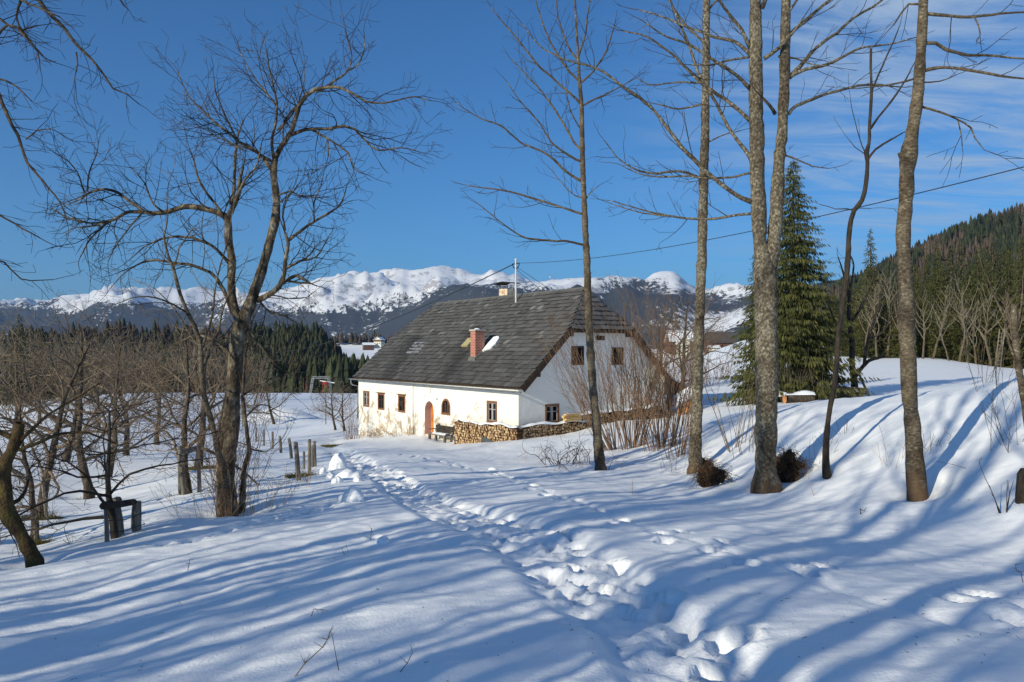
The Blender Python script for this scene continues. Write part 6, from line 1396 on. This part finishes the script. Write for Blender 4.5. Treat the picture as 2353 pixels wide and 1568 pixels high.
m_ = MB(); m_.tube([(0, 0, hh-.9), (4.2, -.5, hh-1.5)], .16, 6); m_.build('arm', M['white'], e); m_ = MB(); m_.box((.8, -.6, hh-2.0), (2.4, -.1, hh-1.2)); m_.box((2.0, -.5, hh-2.8), (2.3, -.2, hh-2.0)); m_.build('pulley_housing', M['redpaint'], e)
for i, (x, y0, y1, lab) in enumerate(((697, 896, 868, 'red marker pole far left of the ski tow pylon'), (711, 893, 868, 'second red marker pole, nearer the ski tow pylon'), (703, 905, 883, 'lower red marker pole in front of the other two'), (741, 905, 883, 'red marker pole between the legs of the ski tow pylon'))):
    p = P(x, y0, 218); q = MB(); zt_ = (y0-y1)*218/F; zg = gz(p[0], p[1]); q.tube([(0, 0, 0), (0, 0, p[2]-zg+zt_)], .05, 5); o = q.build('marker_pole', M['redpaint']); o.location = (p[0], p[1], zg); tag(o, lab, 'marker pole', 'red marker poles by the ski tow')
# ------------------------------------------------------------ far buildings and the summit mast
def farhouse(label, x, y, D, w, dpt, h, rh, rot, roofm, wallm, low=None, snow=True):
    O = P(x, y, D); e = empty('far_house', O, label, 'house', rz=rot); q = MB(); q.box((-w/2, -dpt/2, -4), (w/2, dpt/2, h)); q.add([(-w/2, -dpt/2, h), (-w/2, dpt/2, h), (-w/2, 0, h+rh), (w/2, -dpt/2, h), (w/2, dpt/2, h), (w/2, 0, h+rh)], [(0, 1, 2), (3, 5, 4)]); q.build('wall', wallm, e)
    q = MB(); o_ = .9; k = rh/(dpt/2)
    for s_ in (-1, 1): q.hexa([(x_, y_, z_) for t_ in (.02, .28) for x_, y_, z_ in ((-w/2-o_, s_*(dpt/2+o_), h-o_*k+t_), (w/2+o_, s_*(dpt/2+o_), h-o_*k+t_), (w/2+o_, 0, h+rh+t_), (-w/2-o_, 0, h+rh+t_))])
    q.build('roof', M['snow_far'] if snow else roofm, e)
    for i in range(3):
        for j in range(2 if h > 4.5 else 1):
            for s_ in (-1,):
                q = MB(); cx = -w/2+w*(i+.5)/3; q.box((cx-.5, s_*dpt/2-.06, 1+j*2.6), (cx+.5, s_*dpt/2-.02, 2.3+j*2.6)); q.build('window', M['glass'], e)
            q = MB(); cy = -dpt/2+dpt*(i+.5)/3; q.box((-w/2-.06, cy-.5, 1+j*2.6), (-w/2-.02, cy+.5, 2.3+j*2.6)); q.build('window', M['glass'], e)
    if low: q = MB(); q.box((-w/2-.08, -dpt/2-.08, h-2.2), (w/2+.08, dpt/2+.08, h-.05)); q.build('timber_storey', M['farwood'], e)
    return e
farhouse('distant white chalet with timber upper floor on the far terrace left of the roof', 871, 793, 900, 10, 9, 6, 3, 1.3, M['farroof'], M['farwall'], True)
farhouse('small distant shed left of the far white chalet', 846, 797, 890, 12, 6, 2.4, 2, .4, M['farroof'], M['farwood'])
farhouse('distant grey-roofed barn right of the mid-grey tall tree', 1652, 800, 500, 16, 10, 4.2, 6, .1, M['farroof'], M['farwood'], snow=False)
farhouse('distant snow-roofed farm building seen through the pear trees', 1560, 797, 505, 15, 11, 4, 6, .1, M['farroof'], M['farwood'])
farhouse('distant cream gabled cottage beyond the gable roof edge', 1569, 806, 470, 7, 7, 4.5, 3.4, 1.5, M['farroof'], M['farwall'])
farhouse('distant low white hut below the grey-roofed barn', 1640, 806, 480, 5, 4, 2, 1.0, .1, M['farroof'], M['farwall'])
D = 5150; O = P(1263, 652, D); e = empty('radio_mast', O, 'tiny red and white radio mast on the forested ridge behind the roof', 'radio mast')
for i in range(6): q = MB(); q.tube([(0, 0, -20+14*i), (0, 0, -6+14*i)], 2.2, 5); q.build('mast_section', M['redpaint'] if i % 2 else M['white'], e)

# ------------------------------------------------------------ air
q = MB(); q.box((-17000, -60, -160), (17000, 15500, 1150)); hz = q.build('haze', []); tag(hz, 'thin blue air over the valley and the mountains', 'haze', kind='stuff')
hm = bpy.data.materials.new('haze_air'); hm.use_nodes = True; ht = hm.node_tree; ht.nodes.clear(); ho = ht.nodes.new('ShaderNodeOutputMaterial'); pv = ht.nodes.new('ShaderNodeVolumePrincipled')
pv.inputs['Color'].default_value = (.42, .62, 1, 1); pv.inputs['Density'].default_value = 5.2e-5; pv.inputs['Anisotropy'].default_value = .2; ht.links.new(pv.outputs[0], ho.inputs['Volume']); hz.data.materials.append(hm)
